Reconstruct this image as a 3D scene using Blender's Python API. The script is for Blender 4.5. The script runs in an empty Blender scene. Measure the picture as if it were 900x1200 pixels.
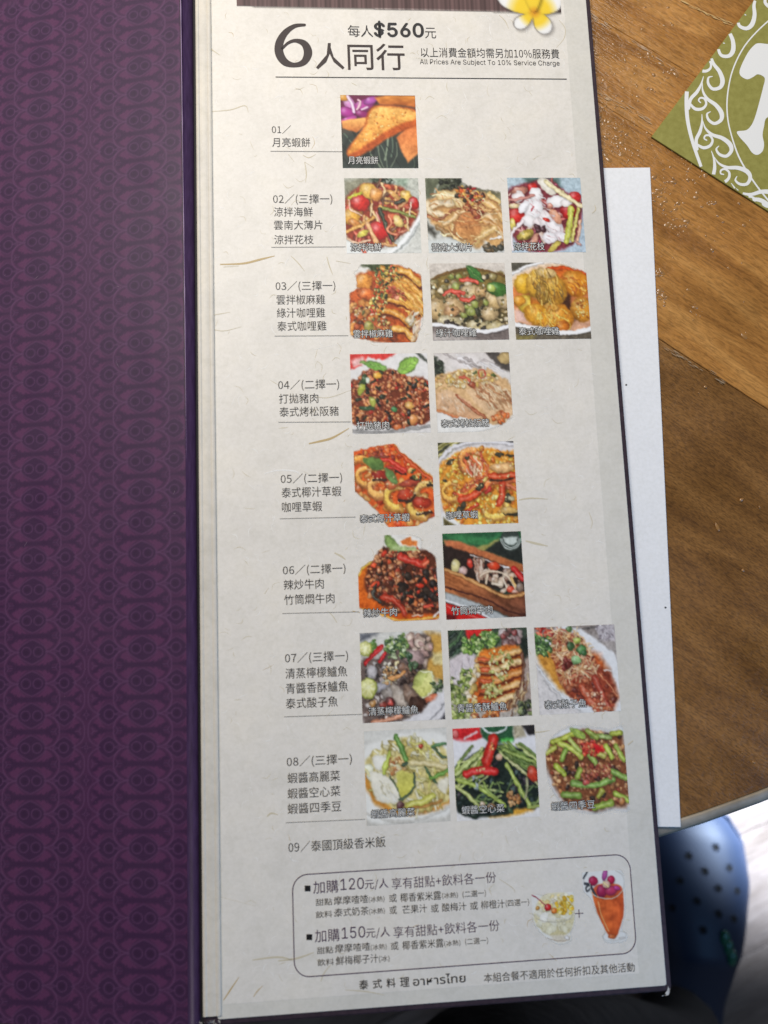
import bpy, bmesh, math, random
import numpy as np
from mathutils import Matrix, Vector
from mathutils.bvhtree import BVHTree
rad = math.radians
scene = bpy.context.scene

# ------------------------------------------------------------------ frames (metres; table top is z = 0)
# The open menu lies tilted on the table: its spine is propped up by the stack of pages, its right edge is low.
TILT = rad(5.0)
MENU = Matrix.Translation((0, 0, .0046+.082*math.sin(TILT))) @ Matrix.Rotation(TILT, 4, 'Y')     # menu frame -> world
# camera pose found by measuring the menu page (page frame: x right, y down the page, z into the table, mm)
CR = np.array([[0.9970217712541156, 0.03927466943279306, -0.06637083686567652], [-0.030087327984896522, 0.9905035083142022, 0.13415495783602252], [0.07100943838698259, -0.13175849254678254, 0.9887352321535645]])
CT = np.array([-13.8376, -130.5567, 241.0813])
FPX = 900.                                                       # focal length in pixels of the 900 x 1200 photograph
FLIP = np.diag([1., -1., -1.])
cc = FLIP @ (-CR.T @ CT)/1000.
ax = FLIP @ CR.T
M = Matrix([[ax[0][0], -ax[0][1], -ax[0][2], cc[0]], [ax[1][0], -ax[1][1], -ax[1][2], cc[1]], [ax[2][0], -ax[2][1], -ax[2][2], cc[2]], [0, 0, 0, 1]])
CAMW = MENU @ M

cam_data = bpy.data.cameras.new('camera'); cam = bpy.data.objects.new('camera', cam_data); scene.collection.objects.link(cam)
cam.matrix_world = CAMW
cam_data.sensor_fit = 'VERTICAL'; cam_data.sensor_height = 9.8; cam_data.lens = 9.8*FPX/1200.
cam_data.clip_start = .01; cam_data.clip_end = 50
cam_data.dof.use_dof = True; cam_data.dof.focus_distance = .252; cam_data.dof.aperture_fstop = 3.0
scene.camera = cam

# ------------------------------------------------------------------ world and light: dim room, warm ceiling panel ahead, cool window to the right
world = bpy.data.worlds.new('World'); scene.world = world; world.use_nodes = True
world.node_tree.nodes['Background'].inputs[0].default_value = (.82, .88, 1., 1); world.node_tree.nodes['Background'].inputs[1].default_value = .105
def area(name, loc, target, sx, sy, power, col):
    d = bpy.data.lights.new(name, 'AREA'); d.shape = 'RECTANGLE'; d.size = sx; d.size_y = sy; d.energy = power; d.color = col
    o = bpy.data.objects.new(name, d); scene.collection.objects.link(o); o.location = loc
    o.rotation_euler = (Vector(target)-Vector(loc)).to_track_quat('-Z', 'Y').to_euler(); return o
k_ = area('ceiling_panel_light', (-.14, .30, .66), (-.05, .10, 0), .5, .3, 2.72, (1., .945, .87)); k_.data.spread = rad(112)
area('window_light', (.55, -.46, .30), (.10, -.22, 0), .3, .3, 1.7, (.20, .50, 1.))
def spot(name, loc, target, power, col, deg, blend, size):
    d = bpy.data.lights.new(name, 'SPOT'); d.energy = power; d.color = col; d.spot_size = rad(deg); d.spot_blend = blend; d.shadow_soft_size = size
    o = bpy.data.objects.new(name, d); scene.collection.objects.link(o); o.location = loc
    o.rotation_euler = (Vector(target)-Vector(loc)).to_track_quat('-Z', 'Y').to_euler(); return o
vs = scene.view_settings
scene.display_settings.display_device = 'sRGB'; vs.view_transform = 'Standard'; vs.look = 'None'; vs.exposure = 0.; vs.gamma = 1.; vs.use_curve_mapping = False

# ------------------------------------------------------------------ measuring helpers
CAMO = CAMW.to_translation(); CAM3 = CAMW.to_3x3()
def ray(px, py): return CAM3 @ Vector(((px-450)/FPX, -(py-600)/FPX, -1.))
def wp(px, py, z=0.):                                           # where the line of sight meets the level z in the world
    d = ray(px, py); t = (z-CAMO.z)/d.z; return CAMO+d*t
MI = MENU.inverted()
def mp(px, py, h=0., tilt=None):                                # where it meets the page (menu frame, height h)
    o = MI @ CAMO; d = MI.to_3x3() @ ray(px, py); t = (h-o.z)/d.z; return o+d*t

_t = wp(946, 889, -.72)
spot('low_daylight', (1.25, .45, .35), (_t.x, _t.y, -.72), 2150, (.66, .80, 1.), 12.3, .92, .04)
# ------------------------------------------------------------------ flat print: the dish pictures, painted into vertex colours
import numpy as np
class Paint:
    """A small painter of printed pictures; all coordinates run 0..100 over the picture."""
    def __init__(s, w=200, h=200, seed=1):
        s.w, s.h = w, h; s.c = np.zeros((h, w, 3)); s.a = np.ones((h, w)); s.r = np.random.RandomState(seed)
        s.Y, s.X = np.mgrid[0:h, 0:w].astype(float); s.X = (s.X+.5)*100/w; s.Y = (s.Y+.5)*100/w; s.k = 100/w
    def bg(s, c0, c1=None):
        c1 = c0 if c1 is None else c1; t = (s.Y/s.Y.max())[..., None]
        s.c = np.array(c0)/255*(1-t)+np.array(c1)/255*t
    def win(s, x0, y0, x1, y1):
        a = max(0, int(x0/s.k)-2); b = min(s.w, int(x1/s.k)+3); c = max(0, int(y0/s.k)-2); d = min(s.h, int(y1/s.k)+3)
        return None if a >= b or c >= d else (slice(c, d), slice(a, b))
    def mix(s, W, col, m):
        s.c[W] = s.c[W]*(1-m[..., None])+col*m[..., None]
    def sdf(s, pts, W):
        X, Y = s.X[W], s.Y[W]; d = np.full(X.shape, 1e9); ins = np.zeros(X.shape, bool); n = len(pts)
        for i in range(n):
            x0, y0 = pts[i]; x1, y1 = pts[(i+1) % n]; dx, dy = x1-x0, y1-y0
            t = np.clip(((X-x0)*dx+(Y-y0)*dy)/(dx*dx+dy*dy+1e-9), 0, 1); d = np.minimum(d, np.hypot(X-x0-t*dx, Y-y0-t*dy))
            if abs(dy) > 1e-9: ins ^= ((y0 > Y) != (y1 > Y)) & (X < (Y-y0)/dy*dx+x0)
        return np.where(ins, -d, d)
    def poly(s, pts, col, soft=.7, alpha=1, rim=0, c2=None, ang=90):
        p = np.array(pts, float); W = s.win(p[:, 0].min()-soft, p[:, 1].min()-soft, p[:, 0].max()+soft, p[:, 1].max()+soft)
        if W is None: return
        d = s.sdf(pts, W); m = np.clip(.5-d/(2*soft), 0, 1)*alpha
        C = np.broadcast_to(np.array(col)/255., d.shape+(3,)).copy()
        if c2 is not None:
            u = s.X[W]*math.cos(math.radians(ang))+s.Y[W]*math.sin(math.radians(ang)); lo = (p@[math.cos(math.radians(ang)), math.sin(math.radians(ang))])
            t = np.clip((u-lo.min())/(np.ptp(lo)+1e-6), 0, 1)[..., None]; C = C*(1-t)+np.array(c2)/255.*t
        if rim: C = C*(1-rim*np.exp(-np.clip(-d, 0, None)/3.))[..., None] if False else C*(1-rim*np.exp(-np.clip(-d, 0, None)/3.)[..., None])
        s.mix(W, C, m)
    def blob(s, x, y, rx, ry, ang, col, hl=.35, sh=.45, drop=.35, soft=.12):
        R = max(rx, ry)*1.35; W = s.win(x-R, y-R, x+R, y+R)
        if W is None: return
        c, q = math.cos(math.radians(ang)), math.sin(math.radians(ang)); X, Y = s.X[W]-x, s.Y[W]-y
        if drop:
            U, V = (X-.12*rx)*c+(Y-.25*ry)*q, -(X-.12*rx)*q+(Y-.25*ry)*c
            m = np.clip((1.25-np.hypot(U/rx, V/ry))/.35, 0, 1)*drop; s.c[W] = s.c[W]*(1-m[..., None]*.5)
        U, V = X*c+Y*q, -X*q+Y*c; d = np.hypot(U/rx, V/ry); sf = max(soft, .6*s.k/min(rx, ry)); m = np.clip((1-d)/sf+.5, 0, 1)
        l = 1-.75*sh*np.clip(d, 0, 1)**2.5-.22*sh*(Y/R)
        g = np.exp(-((X+.3*rx)**2+(Y+.35*ry)**2)/(2*(.32*min(rx, ry))**2))*hl
        C = np.array(col)/255.*l[..., None]; C = C+(1-C)*g[..., None]
        s.mix(W, np.clip(C, 0, 1), m)
    def stroke(s, pts, w0, col, w1=None, hl=.25, sh=.4, drop=.3, n=10):
        w1 = w0 if w1 is None else w1; P = smooth(pts, n); p = np.array(P); W = s.win(p[:, 0].min()-w0*1.6, p[:, 1].min()-w0*1.6, p[:, 0].max()+w0*1.6, p[:, 1].max()+w0*1.6)
        if W is None: return
        X, Y = s.X[W], s.Y[W]; D = np.full(X.shape, 9.); DD = np.full(X.shape, 9.); N = len(P)
        for i in range(N-1):
            x0, y0 = P[i]; dx, dy = P[i+1][0]-x0, P[i+1][1]-y0; ww = (w0+(w1-w0)*i/(N-1))/2
            t = np.clip(((X-x0)*dx+(Y-y0)*dy)/(dx*dx+dy*dy+1e-9), 0, 1); D = np.minimum(D, np.hypot(X-x0-t*dx, Y-y0-t*dy)/ww)
            if drop: t = np.clip(((X-x0-.3*ww)*dx+(Y-y0-.6*ww)*dy)/(dx*dx+dy*dy+1e-9), 0, 1); DD = np.minimum(DD, np.hypot(X-x0-.3*ww-t*dx, Y-y0-.6*ww-t*dy)/ww)
        if drop: s.c[W] = s.c[W]*(1-(np.clip((1.3-DD)/.4, 0, 1)*drop*.55)[..., None])
        m = np.clip((1-D)/max(.25, 1.2*s.k/w0)+.4, 0, 1); l = (1-.75*sh*np.clip(D, 0, 1)**2); g = np.exp(-(D/.3)**2)*hl
        C = np.array(col)/255.*l[..., None]; C = C+(1-C)*g[..., None]; s.mix(W, np.clip(C, 0, 1), m)
    def inside(s, pts, n):
        p = np.array(pts, float); out = []
        lo, hi = p.min(0), p.max(0)
        while len(out) < n:
            x, y = s.r.uniform(lo, hi); c = False
            for i in range(len(pts)):
                x0, y0 = pts[i]; x1, y1 = pts[(i+1) % len(pts)]
                if (y0 > y) != (y1 > y) and x < (y-y0)/(y1-y0)*(x1-x0)+x0: c = not c
            if c: out.append((x, y))
        return sorted(out, key=lambda q: q[1])
    def scatter(s, pts, n, r, pal, asp=(.5, 1), ang=(0, 180), hl=.3, sh=.45, drop=.4, var=.14):
        for x, y in s.inside(pts, n):
            R = s.r.uniform(*r); col = np.array(pal[s.r.randint(len(pal))])*(1+s.r.uniform(-var, var))
            s.blob(x, y, R, R*s.r.uniform(*asp), s.r.uniform(*ang), np.clip(col, 0, 255), hl*s.r.uniform(.3, 1.4), sh, drop)
    def strands(s, pts, n, ln, w, pal, ang=(0, 180), bend=.3, hl=.25, var=.12, drop=.3):
        for x, y in s.inside(pts, n):
            L = s.r.uniform(*ln); a = math.radians(s.r.uniform(*ang)); b = s.r.uniform(-bend, bend)*L; dx, dy = math.cos(a)*L/2, math.sin(a)*L/2
            col = np.clip(np.array(pal[s.r.randint(len(pal))])*(1+s.r.uniform(-var, var)), 0, 255)
            s.stroke([(x-dx, y-dy), (x-dy/L*b, y+dx/L*b), (x+dx, y+dy)], s.r.uniform(*w), col, hl=hl, drop=drop, n=5)
    def noise(s, amp=.08, sc=(3, 7, 16), pts=None, ax=1., ang=0):
        c, q = math.cos(math.radians(ang)), math.sin(math.radians(ang)); U = (s.X*c+s.Y*q)/ax+500; V = -s.X*q+s.Y*c+500; t = 0
        for k in sc:
            g = s.r.rand(64, 64); u, v = U/k, V/k; i, j = u.astype(int), v.astype(int); fu, fv = u-i, v-j
            fu, fv = fu*fu*(3-2*fu), fv*fv*(3-2*fv)
            G = lambda a, b: g[b % 64, a % 64]
            t = t+(G(i, j)*(1-fu)+G(i+1, j)*fu)*(1-fv)+(G(i, j+1)*(1-fu)+G(i+1, j+1)*fu)*fv-.5
        t = t*amp*2/len(sc)**.5
        if pts is not None: t = t*np.clip(.5-s.sdf(pts, (slice(None), slice(None)))/2., 0, 1)
        t = t*np.clip(1.25-s.c.mean(-1)*.0-np.clip(s.c.min(-1)-.55, 0, 1)*3., .12, 1)
        s.c = np.clip(s.c*(1+t[..., None]*1.6)+t[..., None]*.25, 0, 1)
    def vnoise(s, k):
        g = s.r.rand(64, 64); u, v = s.X/k+5, s.Y/k+5; i, j = u.astype(int), v.astype(int); fu, fv = u-i, v-j; fu, fv = fu*fu*(3-2*fu), fv*fv*(3-2*fv)
        G = lambda a, b: g[b % 64, a % 64]
        return (G(i, j)*(1-fu)+G(i+1, j)*fu)*(1-fv)+(G(i, j+1)*(1-fu)+G(i+1, j+1)*fu)*fv-.5
    def finish(s, warp=1., lift=.0):
        """break the drawn outlines with a fine uneven warp, soften as ink does, lift the blacks as print does"""
        dx = (s.vnoise(2.6)*2.6+s.vnoise(5.5)*3.6)*warp/s.k; dy = (s.vnoise(2.6)*2.6+s.vnoise(5.5)*3.6)*warp/s.k
        yy, xx = np.mgrid[0:s.h, 0:s.w]; e = np.minimum(1, np.minimum(np.minimum(xx, s.w-1-xx), np.minimum(yy, s.h-1-yy))/8.)
        X = np.clip(xx+dx*e, 0, s.w-1.001); Y = np.clip(yy+dy*e, 0, s.h-1.001); i, j = X.astype(int), Y.astype(int); fx, fy = X-i, Y-j
        A = np.dstack([s.c, s.a]); f = lambda b, a: A[np.minimum(b, s.h-1), np.minimum(a, s.w-1)]
        A = (f(j, i)*(1-fx)[..., None]+f(j, i+1)*fx[..., None])*(1-fy)[..., None]+(f(j+1, i)*(1-fx)[..., None]+f(j+1, i+1)*fx[..., None])*fy[..., None]
        for _ in range(1):
            B = np.pad(A, ((1, 1), (1, 1), (0, 0)), 'edge'); B = .25*B[:-2]+.5*B[1:-1]+.25*B[2:]; A = .25*B[:, :-2]+.5*B[:, 1:-1]+.25*B[:, 2:]
        s.a = A[..., 3]; c = A[..., :3]; g = c.mean(-1, keepdims=True); c = c*(1+s.vnoise(9)[..., None]*.16*np.clip(1.4-g*1.4, 0, 1)); c = lift+(1-lift)*c**.92; c = c+(c-.5)*.16*(1-np.abs(2*c-1)); g = c.mean(-1, keepdims=True); s.c = np.clip(g+(c-g)*1.03, 0, 1); return s
    def keep(s, pts, soft=.8):
        s.a = np.minimum(s.a, np.clip(.5-s.sdf(pts, (slice(None), slice(None)))/(2*soft), 0, 1))
    def cut(s, pts, soft=.8):
        s.a = np.minimum(s.a, np.clip(.5+s.sdf(pts, (slice(None), slice(None)))/(2*soft), 0, 1))
def smooth(pts, n=8, closed=False):
    if len(pts) < 3 and not closed: return [tuple(pts[0]), tuple(pts[-1])]
    P = [tuple(map(float, p)) for p in pts]; out = []; N = len(P); rng = range(N) if closed else range(N-1)
    for i in rng:
        g = (lambda k: P[k % N]) if closed else (lambda k: P[min(max(k, 0), N-1)])
        a, b, c, d = g(i-1), g(i), g(i+1), g(i+2)
        for j in range(n):
            t = j/n; out.append(tuple(.5*(2*b[k]+(c[k]-a[k])*t+(2*a[k]-5*b[k]+4*c[k]-d[k])*t*t+(3*b[k]-a[k]-3*c[k]+d[k])*t**3) for k in range(len(P[0]))))
    if not closed: out.append(P[-1])
    return out
ALL = [(-2, -2), (102, -2), (102, 102), (-2, 102)]
def leaf(p, x0, y0, x1, y1, w, col, vein=(150, 170, 110)):
    dx, dy = x1-x0, y1-y0; L = math.hypot(dx, dy); nx, ny = -dy/L*w/2, dx/L*w/2
    f = lambda t, q: (x0+dx*t+nx*q, y0+dy*t+ny*q)
    p.poly(smooth([f(0, 0), f(.25, .8), f(.55, 1), f(.85, .45), f(1, 0), f(.85, -.45), f(.55, -1), f(.25, -.8)], 5, True), [c*.55 for c in col], .9)
    p.poly(smooth([f(.02, 0), f(.25, .7), f(.55, .88), f(.85, .35), f(.98, 0), f(.85, -.35), f(.55, -.88), f(.25, -.7)], 5, True), col, .9, c2=[min(255, c*1.25) for c in col], ang=40)
    p.stroke([f(.03, 0), f(.5, .08), f(.95, 0)], .9, vein, hl=0, sh=.1, drop=0)
    for t in (.25, .42, .6, .75):
        for q in (.65, -.65): p.stroke([f(t, 0), f(t+.14, q*(1-t*.4))], .6, [c*.8 for c in col], hl=0, sh=0, drop=0)
BRN = [(176, 98, 58), (205, 130, 84), (140, 70, 42), (222, 158, 112), (112, 52, 34), (190, 84, 50)]
def dish_moon():
    p = Paint(seed=3); p.bg((88, 62, 54), (66, 78, 70))
    p.poly([(0, 55), (100, 40), (100, 100), (0, 100)], (52, 60, 56), 4); p.strands([(0, 55), (100, 60), (100, 100), (0, 100)], 26, (20, 45), (1, 3), [(84, 98, 84), (38, 44, 42), (120, 132, 112), (30, 36, 34)], (50, 110), hl=.1)
    p.poly([(0, 0), (50, 0), (48, 10), (32, 28), (10, 36), (0, 34)], (104, 40, 70), 2)
    for a in ((12, 12, 14, 7, 60, (214, 140, 196)), (30, 15, 18, 8, -25, (178, 70, 150)), (8, 24, 12, 7, 10, (168, 58, 140)), (28, 26, 12, 6, 20, (140, 44, 106)), (10, 34, 12, 4, -20, (190, 80, 160)), (5, 4, 7, 5, 0, (214, 150, 70)), (40, 8, 10, 5, -20, (176, 90, 168))): p.blob(*a)
    p.stroke([(10, 2), (16, 14), (18, 24)], 4, (240, 210, 232)); p.stroke([(22, 20), (27, 10), (24, 7)], 3, (238, 190, 200)); p.stroke([(36, 17), (28, 20)], 3, (232, 190, 214))
    p.poly([(46, 4), (60, 1), (100, 1), (100, 17), (80, 14), (52, 13)], (226, 146, 74), 1.4, c2=(166, 90, 44)); p.noise(.1, (3, 7), [(46, 2), (100, 2), (100, 16), (50, 14)], 2)
    A = [(1, 36), (14, 33), (36, 31), (34, 40), (20, 52), (2, 46)]; p.poly(A, (238, 176, 104), 1.2, c2=(196, 112, 62)); p.noise(.06, (2, 5), A)
    B = [(72, 58), (88, 44), (102, 36), (102, 78), (86, 92), (78, 76)]; p.poly(B, (206, 112, 64), 1.4, c2=(232, 150, 92)); p.noise(.08, (2, 5, 9), B)
    C = [(6, 80), (10, 70), (30, 44), (36, 24), (46, 15), (60, 14), (80, 16), (102, 22), (102, 40), (84, 48), (60, 60), (40, 74), (22, 84), (10, 86)]
    p.poly(smooth(C, 3, True), (180, 88, 40), 1.6); T = [(8, 78), (22, 56), (33, 43), (39, 24), (48, 17), (62, 16), (82, 18), (100, 24), (100, 32), (82, 38), (58, 50), (38, 64), (20, 76), (10, 81)]
    p.poly(smooth(T, 3, True), (244, 184, 106), 2, c2=(228, 146, 68), ang=80); p.noise(.09, (1.6, 3.5, 8), C)
    p.scatter([(12, 74), (40, 26), (90, 22), (92, 32), (40, 62)], 60, (.8, 1.8), [(250, 206, 132), (232, 156, 78), (214, 126, 58)], hl=.2, drop=.15, sh=.2)
    return p
def dish_seafood_salad():
    p = Paint(seed=4); p.bg((176, 178, 166), (206, 206, 198)); p.poly([(0, 4), (22, 0), (40, 0), (10, 26), (0, 30)], (128, 126, 108), 4); p.poly([(34, 0), (64, 0), (66, 12), (40, 12)], (58, 70, 56), 3); p.scatter([(34, 0), (64, 0), (66, 12), (40, 12)], 30, (1, 3), [(90, 104, 84), (36, 46, 36), (150, 158, 146)])
    p.poly([(66, 0), (86, 0), (84, 12), (70, 12)], (142, 158, 140), 3); p.poly(smooth([(0, 84), (20, 92), (58, 94), (84, 74), (100, 46), (100, 58), (84, 86), (60, 100), (0, 100)], 4, True), (226, 228, 224), 1.6)
    p.stroke([(56, 100), (76, 84), (90, 64), (100, 52)], 5, (244, 245, 242), sh=.12); p.stroke([(62, 100), (84, 82), (98, 62)], 2, (170, 174, 170), hl=0)
    Fd = [(0, 34), (8, 20), (28, 8), (46, 8), (60, 9), (80, 14), (94, 40), (98, 46), (86, 66), (70, 78), (54, 90), (20, 88), (0, 74)]
    p.poly(smooth(Fd, 4, True), (140, 60, 42), 2); p.scatter(Fd, 60, (3, 7), [(214, 150, 84), (190, 96, 66), (230, 180, 110), (160, 60, 50), (120, 50, 40)], (.3, .8)); p.strands(Fd, 46, (12, 26), (2, 4.2), [(226, 160, 100), (206, 120, 90), (150, 60, 56), (236, 196, 140), (110, 70, 50), (200, 90, 70)], hl=.3)
    for a in ((34, 18, 14, 10, 30, (240, 186, 90)), (42, 22, 9, 9, 0, (244, 166, 92)), (14, 24, 11, 3.5, -25, (206, 204, 72)), (82, 24, 9, 7, 40, (238, 190, 100)), (8, 52, 12, 11, 0, (232, 168, 72)), (70, 58, 9, 6, 60, (240, 206, 128)), (65, 22, 11, 3.5, 35, (236, 178, 110)), (22, 74, 9, 4, -30, (222, 206, 96)), (12, 60, 9, 5, 20, (214, 140, 76))): p.blob(*a)
    p.blob(20, 34, 12.5, 11, -10, (204, 42, 34), .5); p.blob(44, 70, 13, 12, 30, (202, 40, 38), .4); p.blob(92, 34, 7, 9, -20, (196, 44, 40), .5)
    p.stroke([(0, 72), (22, 62), (38, 53)], 4.6, (222, 160, 80)); p.stroke([(50, 41), (70, 45), (92, 52)], 4.6, (128, 134, 62)); p.stroke([(46, 42), (52, 60), (62, 82)], 5, (54, 58, 42)); p.stroke([(36, 34), (34, 50)], 2.6, (238, 202, 150)); p.stroke([(28, 60), (34, 72), (40, 84)], 6, (234, 176, 120)); p.stroke([(88, 32), (86, 50)], 2, (246, 224, 196)); p.stroke([(6, 30), (8, 42), (22, 50)], 2.4, (238, 190, 160)); p.stroke([(58, 50), (60, 62), (56, 70), (66, 76)], 3.4, (222, 132, 96)); p.stroke([(2, 80), (14, 86), (32, 82)], 3, (240, 196, 160)); p.stroke([(68, 34), (78, 30)], 5, (52, 52, 40)); p.stroke([(42, 46), (46, 58)], 2.2, (240, 160, 150))
    p.noise(.08, (1.5, 3)); return p
def dish_thin_slices():
    p = Paint(seed=5); p.bg((150, 150, 138), (206, 206, 200)); p.poly([(0, 0), (50, 0), (46, 18), (20, 22), (0, 30)], (92, 96, 76), 3); p.scatter([(18, 0), (48, 0), (46, 16), (22, 18)], 46, (1.5, 4), [(46, 50, 36), (70, 74, 56), (30, 34, 26)]); p.poly([(52, 4), (100, 14), (100, 30), (60, 16)], (112, 108, 84), 3)
    p.poly([(12, 22), (18, 10), (10, 22)], (210, 212, 206), 2)
    p.poly([(0, 60), (14, 74), (10, 80), (0, 70)], (58, 56, 50), 3)
    Fd = [(0, 32), (14, 26), (22, 18), (40, 16), (62, 18), (82, 22), (98, 36), (102, 84), (88, 92), (76, 84), (66, 94), (50, 86), (36, 80), (20, 74), (4, 56)]
    p.poly(smooth(Fd, 4, True), (186, 140, 92), 2, c2=(206, 160, 106))
    for pts, c, w in ((((0, 50), (14, 56), (30, 46), (44, 42)), (150, 84, 52), 4), (((2, 40), (18, 34), (34, 34)), (240, 214, 172), 9), (((20, 24), (36, 24), (44, 34)), (236, 206, 150), 12), (((2, 34), (6, 46), (20, 48)), (236, 210, 168), 8), (((22, 62), (30, 58), (44, 46), (56, 48)), (230, 188, 134), 6), (((70, 40), (84, 54), (96, 74)), (232, 190, 140), 9), (((74, 30), (90, 40), (100, 56)), (226, 180, 118), 8), (((60, 62), (76, 58), (92, 66), (100, 80)), (206, 150, 92), 8), (((84, 22), (96, 32)), (232, 198, 132), 7), (((14, 66), (26, 74), (36, 78)), (150, 118, 76), 7), (((62, 86), (72, 76), (88, 68)), (224, 184, 122), 9)): p.stroke(pts, w, c, hl=.3, sh=.35)
    D = [(34, 62), (44, 50), (56, 46), (68, 56), (70, 72), (58, 84), (42, 84), (34, 74)]; p.poly(smooth(D, 5, True), (178, 112, 70), 1.4, rim=.2, c2=(206, 150, 96)); p.stroke([(34, 62), (32, 74), (40, 84), (56, 88), (70, 76)], 3, (238, 200, 140)); p.noise(.1, (2, 4), D, 4, 70)
    p.scatter([(46, 34), (74, 34), (78, 50), (62, 56)], 26, (3, 6), [(170, 92, 60), (192, 120, 80), (150, 70, 50)], (.4, .8)); p.strands(Fd, 60, (8, 20), (.8, 2), [(246, 222, 176), (198, 140, 88), (226, 180, 120), (160, 104, 64)], (-30, 60), hl=.2, drop=.2)
    p.scatter([(38, 20), (48, 12), (62, 12), (78, 22), (78, 30), (60, 36), (46, 30)], 60, (1.4, 3.4), [(70, 42, 34), (206, 90, 44), (60, 50, 38), (226, 140, 66), (110, 50, 40), (180, 40, 44), (216, 170, 90)]); p.stroke([(82, 83), (96, 79)], 2.4, (248, 244, 238)); p.blob(72, 59, 2.4, 2, 0, (250, 196, 120)); p.scatter([(72, 88), (98, 88), (98, 98), (74, 98)], 16, (2, 5), [(110, 92, 66), (66, 66, 56)])
    p.poly([(0, 84), (30, 82), (60, 96), (70, 102), (0, 102)], (208, 212, 208), 2); p.cut([(48, -3), (103, -3), (103, 20), (80, 17), (62, 12), (49, 6)], 1.5); p.noise(.07, (1.5, 3)); return p
def dish_squid_salad():
    p = Paint(seed=6); p.bg((168, 186, 194), (176, 192, 204)); p.poly([(22, 0), (70, 0), (72, 16), (30, 16)], (70, 92, 84), 4); p.poly([(80, 60), (100, 50), (100, 100), (74, 100)], (172, 188, 200), 3)
    Fd = [(0, 20), (14, 10), (32, 6), (56, 2), (76, 18), (98, 34), (96, 60), (84, 88), (60, 98), (26, 98), (6, 84), (0, 60)]
    p.poly(smooth(Fd, 4, True), (120, 52, 60), 2); p.strands(Fd, 50, (10, 26), (2, 5), [(206, 150, 140), (160, 70, 90), (230, 200, 180), (110, 60, 60), (190, 96, 90)], hl=.3)
    for a in ((34, 14, 7, 7, 0, (206, 40, 36)), (10, 52, 12, 12, 0, (188, 40, 34)), (90, 26, 9, 8, 0, (190, 46, 46)), (80, 46, 11, 10, 0, (186, 34, 36)), (20, 76, 13, 6, -22, (176, 154, 70)), (20, 77, 9, 3.5, -22, (222, 196, 110)), (4, 62, 4, 8, 0, (220, 200, 110)), (58, 92, 12, 4, -40, (206, 186, 96)), (30, 86, 14, 5, -60, (206, 150, 130)), (16, 18, 12, 6, -10, (190, 130, 112)), (8, 38, 8, 4, 0, (230, 206, 160))): p.blob(*a)
    for a in ((54, 12, 15, 8, 45, (240, 232, 214)), (14, 26, 9, 7, -20, (248, 236, 232)), (38, 24, 9, 11, 0, (250, 246, 244)), (26, 38, 8, 11, 40, (246, 240, 240)), (34, 44, 11, 16, 30, (250, 246, 246)), (26, 58, 9, 8, 0, (250, 244, 242)), (38, 60, 7, 6, 0, (240, 226, 224)), (66, 32, 15, 8, -5, (252, 248, 246)), (78, 34, 8, 6, 0, (246, 238, 232)), (50, 58, 10, 14, -25, (250, 240, 238)), (60, 66, 10, 16, -30, (248, 240, 240)), (70, 80, 12, 6, 30, (248, 238, 240)), (52, 80, 10, 8, 20, (250, 244, 246)), (62, 52, 6, 12, -30, (224, 160, 130)), (20, 40, 5, 10, 40, (252, 250, 252))): p.blob(*a, hl=.3, sh=.28)
    p.strands([(22, 24), (46, 20), (76, 84), (44, 84)], 60, (3, 8), (.7, 1.4), [(226, 206, 206), (204, 160, 160), (255, 255, 255)], (20, 70), hl=.1, drop=.1)
    p.stroke([(52, 6), (74, 22), (98, 38)], 6, (238, 222, 170)); p.stroke([(84, 42), (80, 64), (74, 86)], 8, (196, 198, 86)); p.stroke([(94, 42), (88, 62), (82, 84)], 5, (206, 196, 106)); p.stroke([(95, 58), (90, 84)], 4, (222, 170, 140)); p.blob(50, 57, 5, 2.5, 30, (206, 50, 36)); p.stroke([(34, 40), (31, 44)], 2, (190, 50, 60)); p.blob(55, 38, 4, 4, 0, (232, 160, 140)); p.stroke([(18, 58), (2, 76), (2, 96)], 4, (244, 232, 232)); p.stroke([(0, 30), (20, 28), (34, 24)], 4, (200, 132, 120)); p.scatter([(34, 62), (46, 66), (44, 74), (34, 72)], 8, (2, 4), [(70, 40, 44)])
    p.noise(.07, (1.5, 3)); return p
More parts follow.
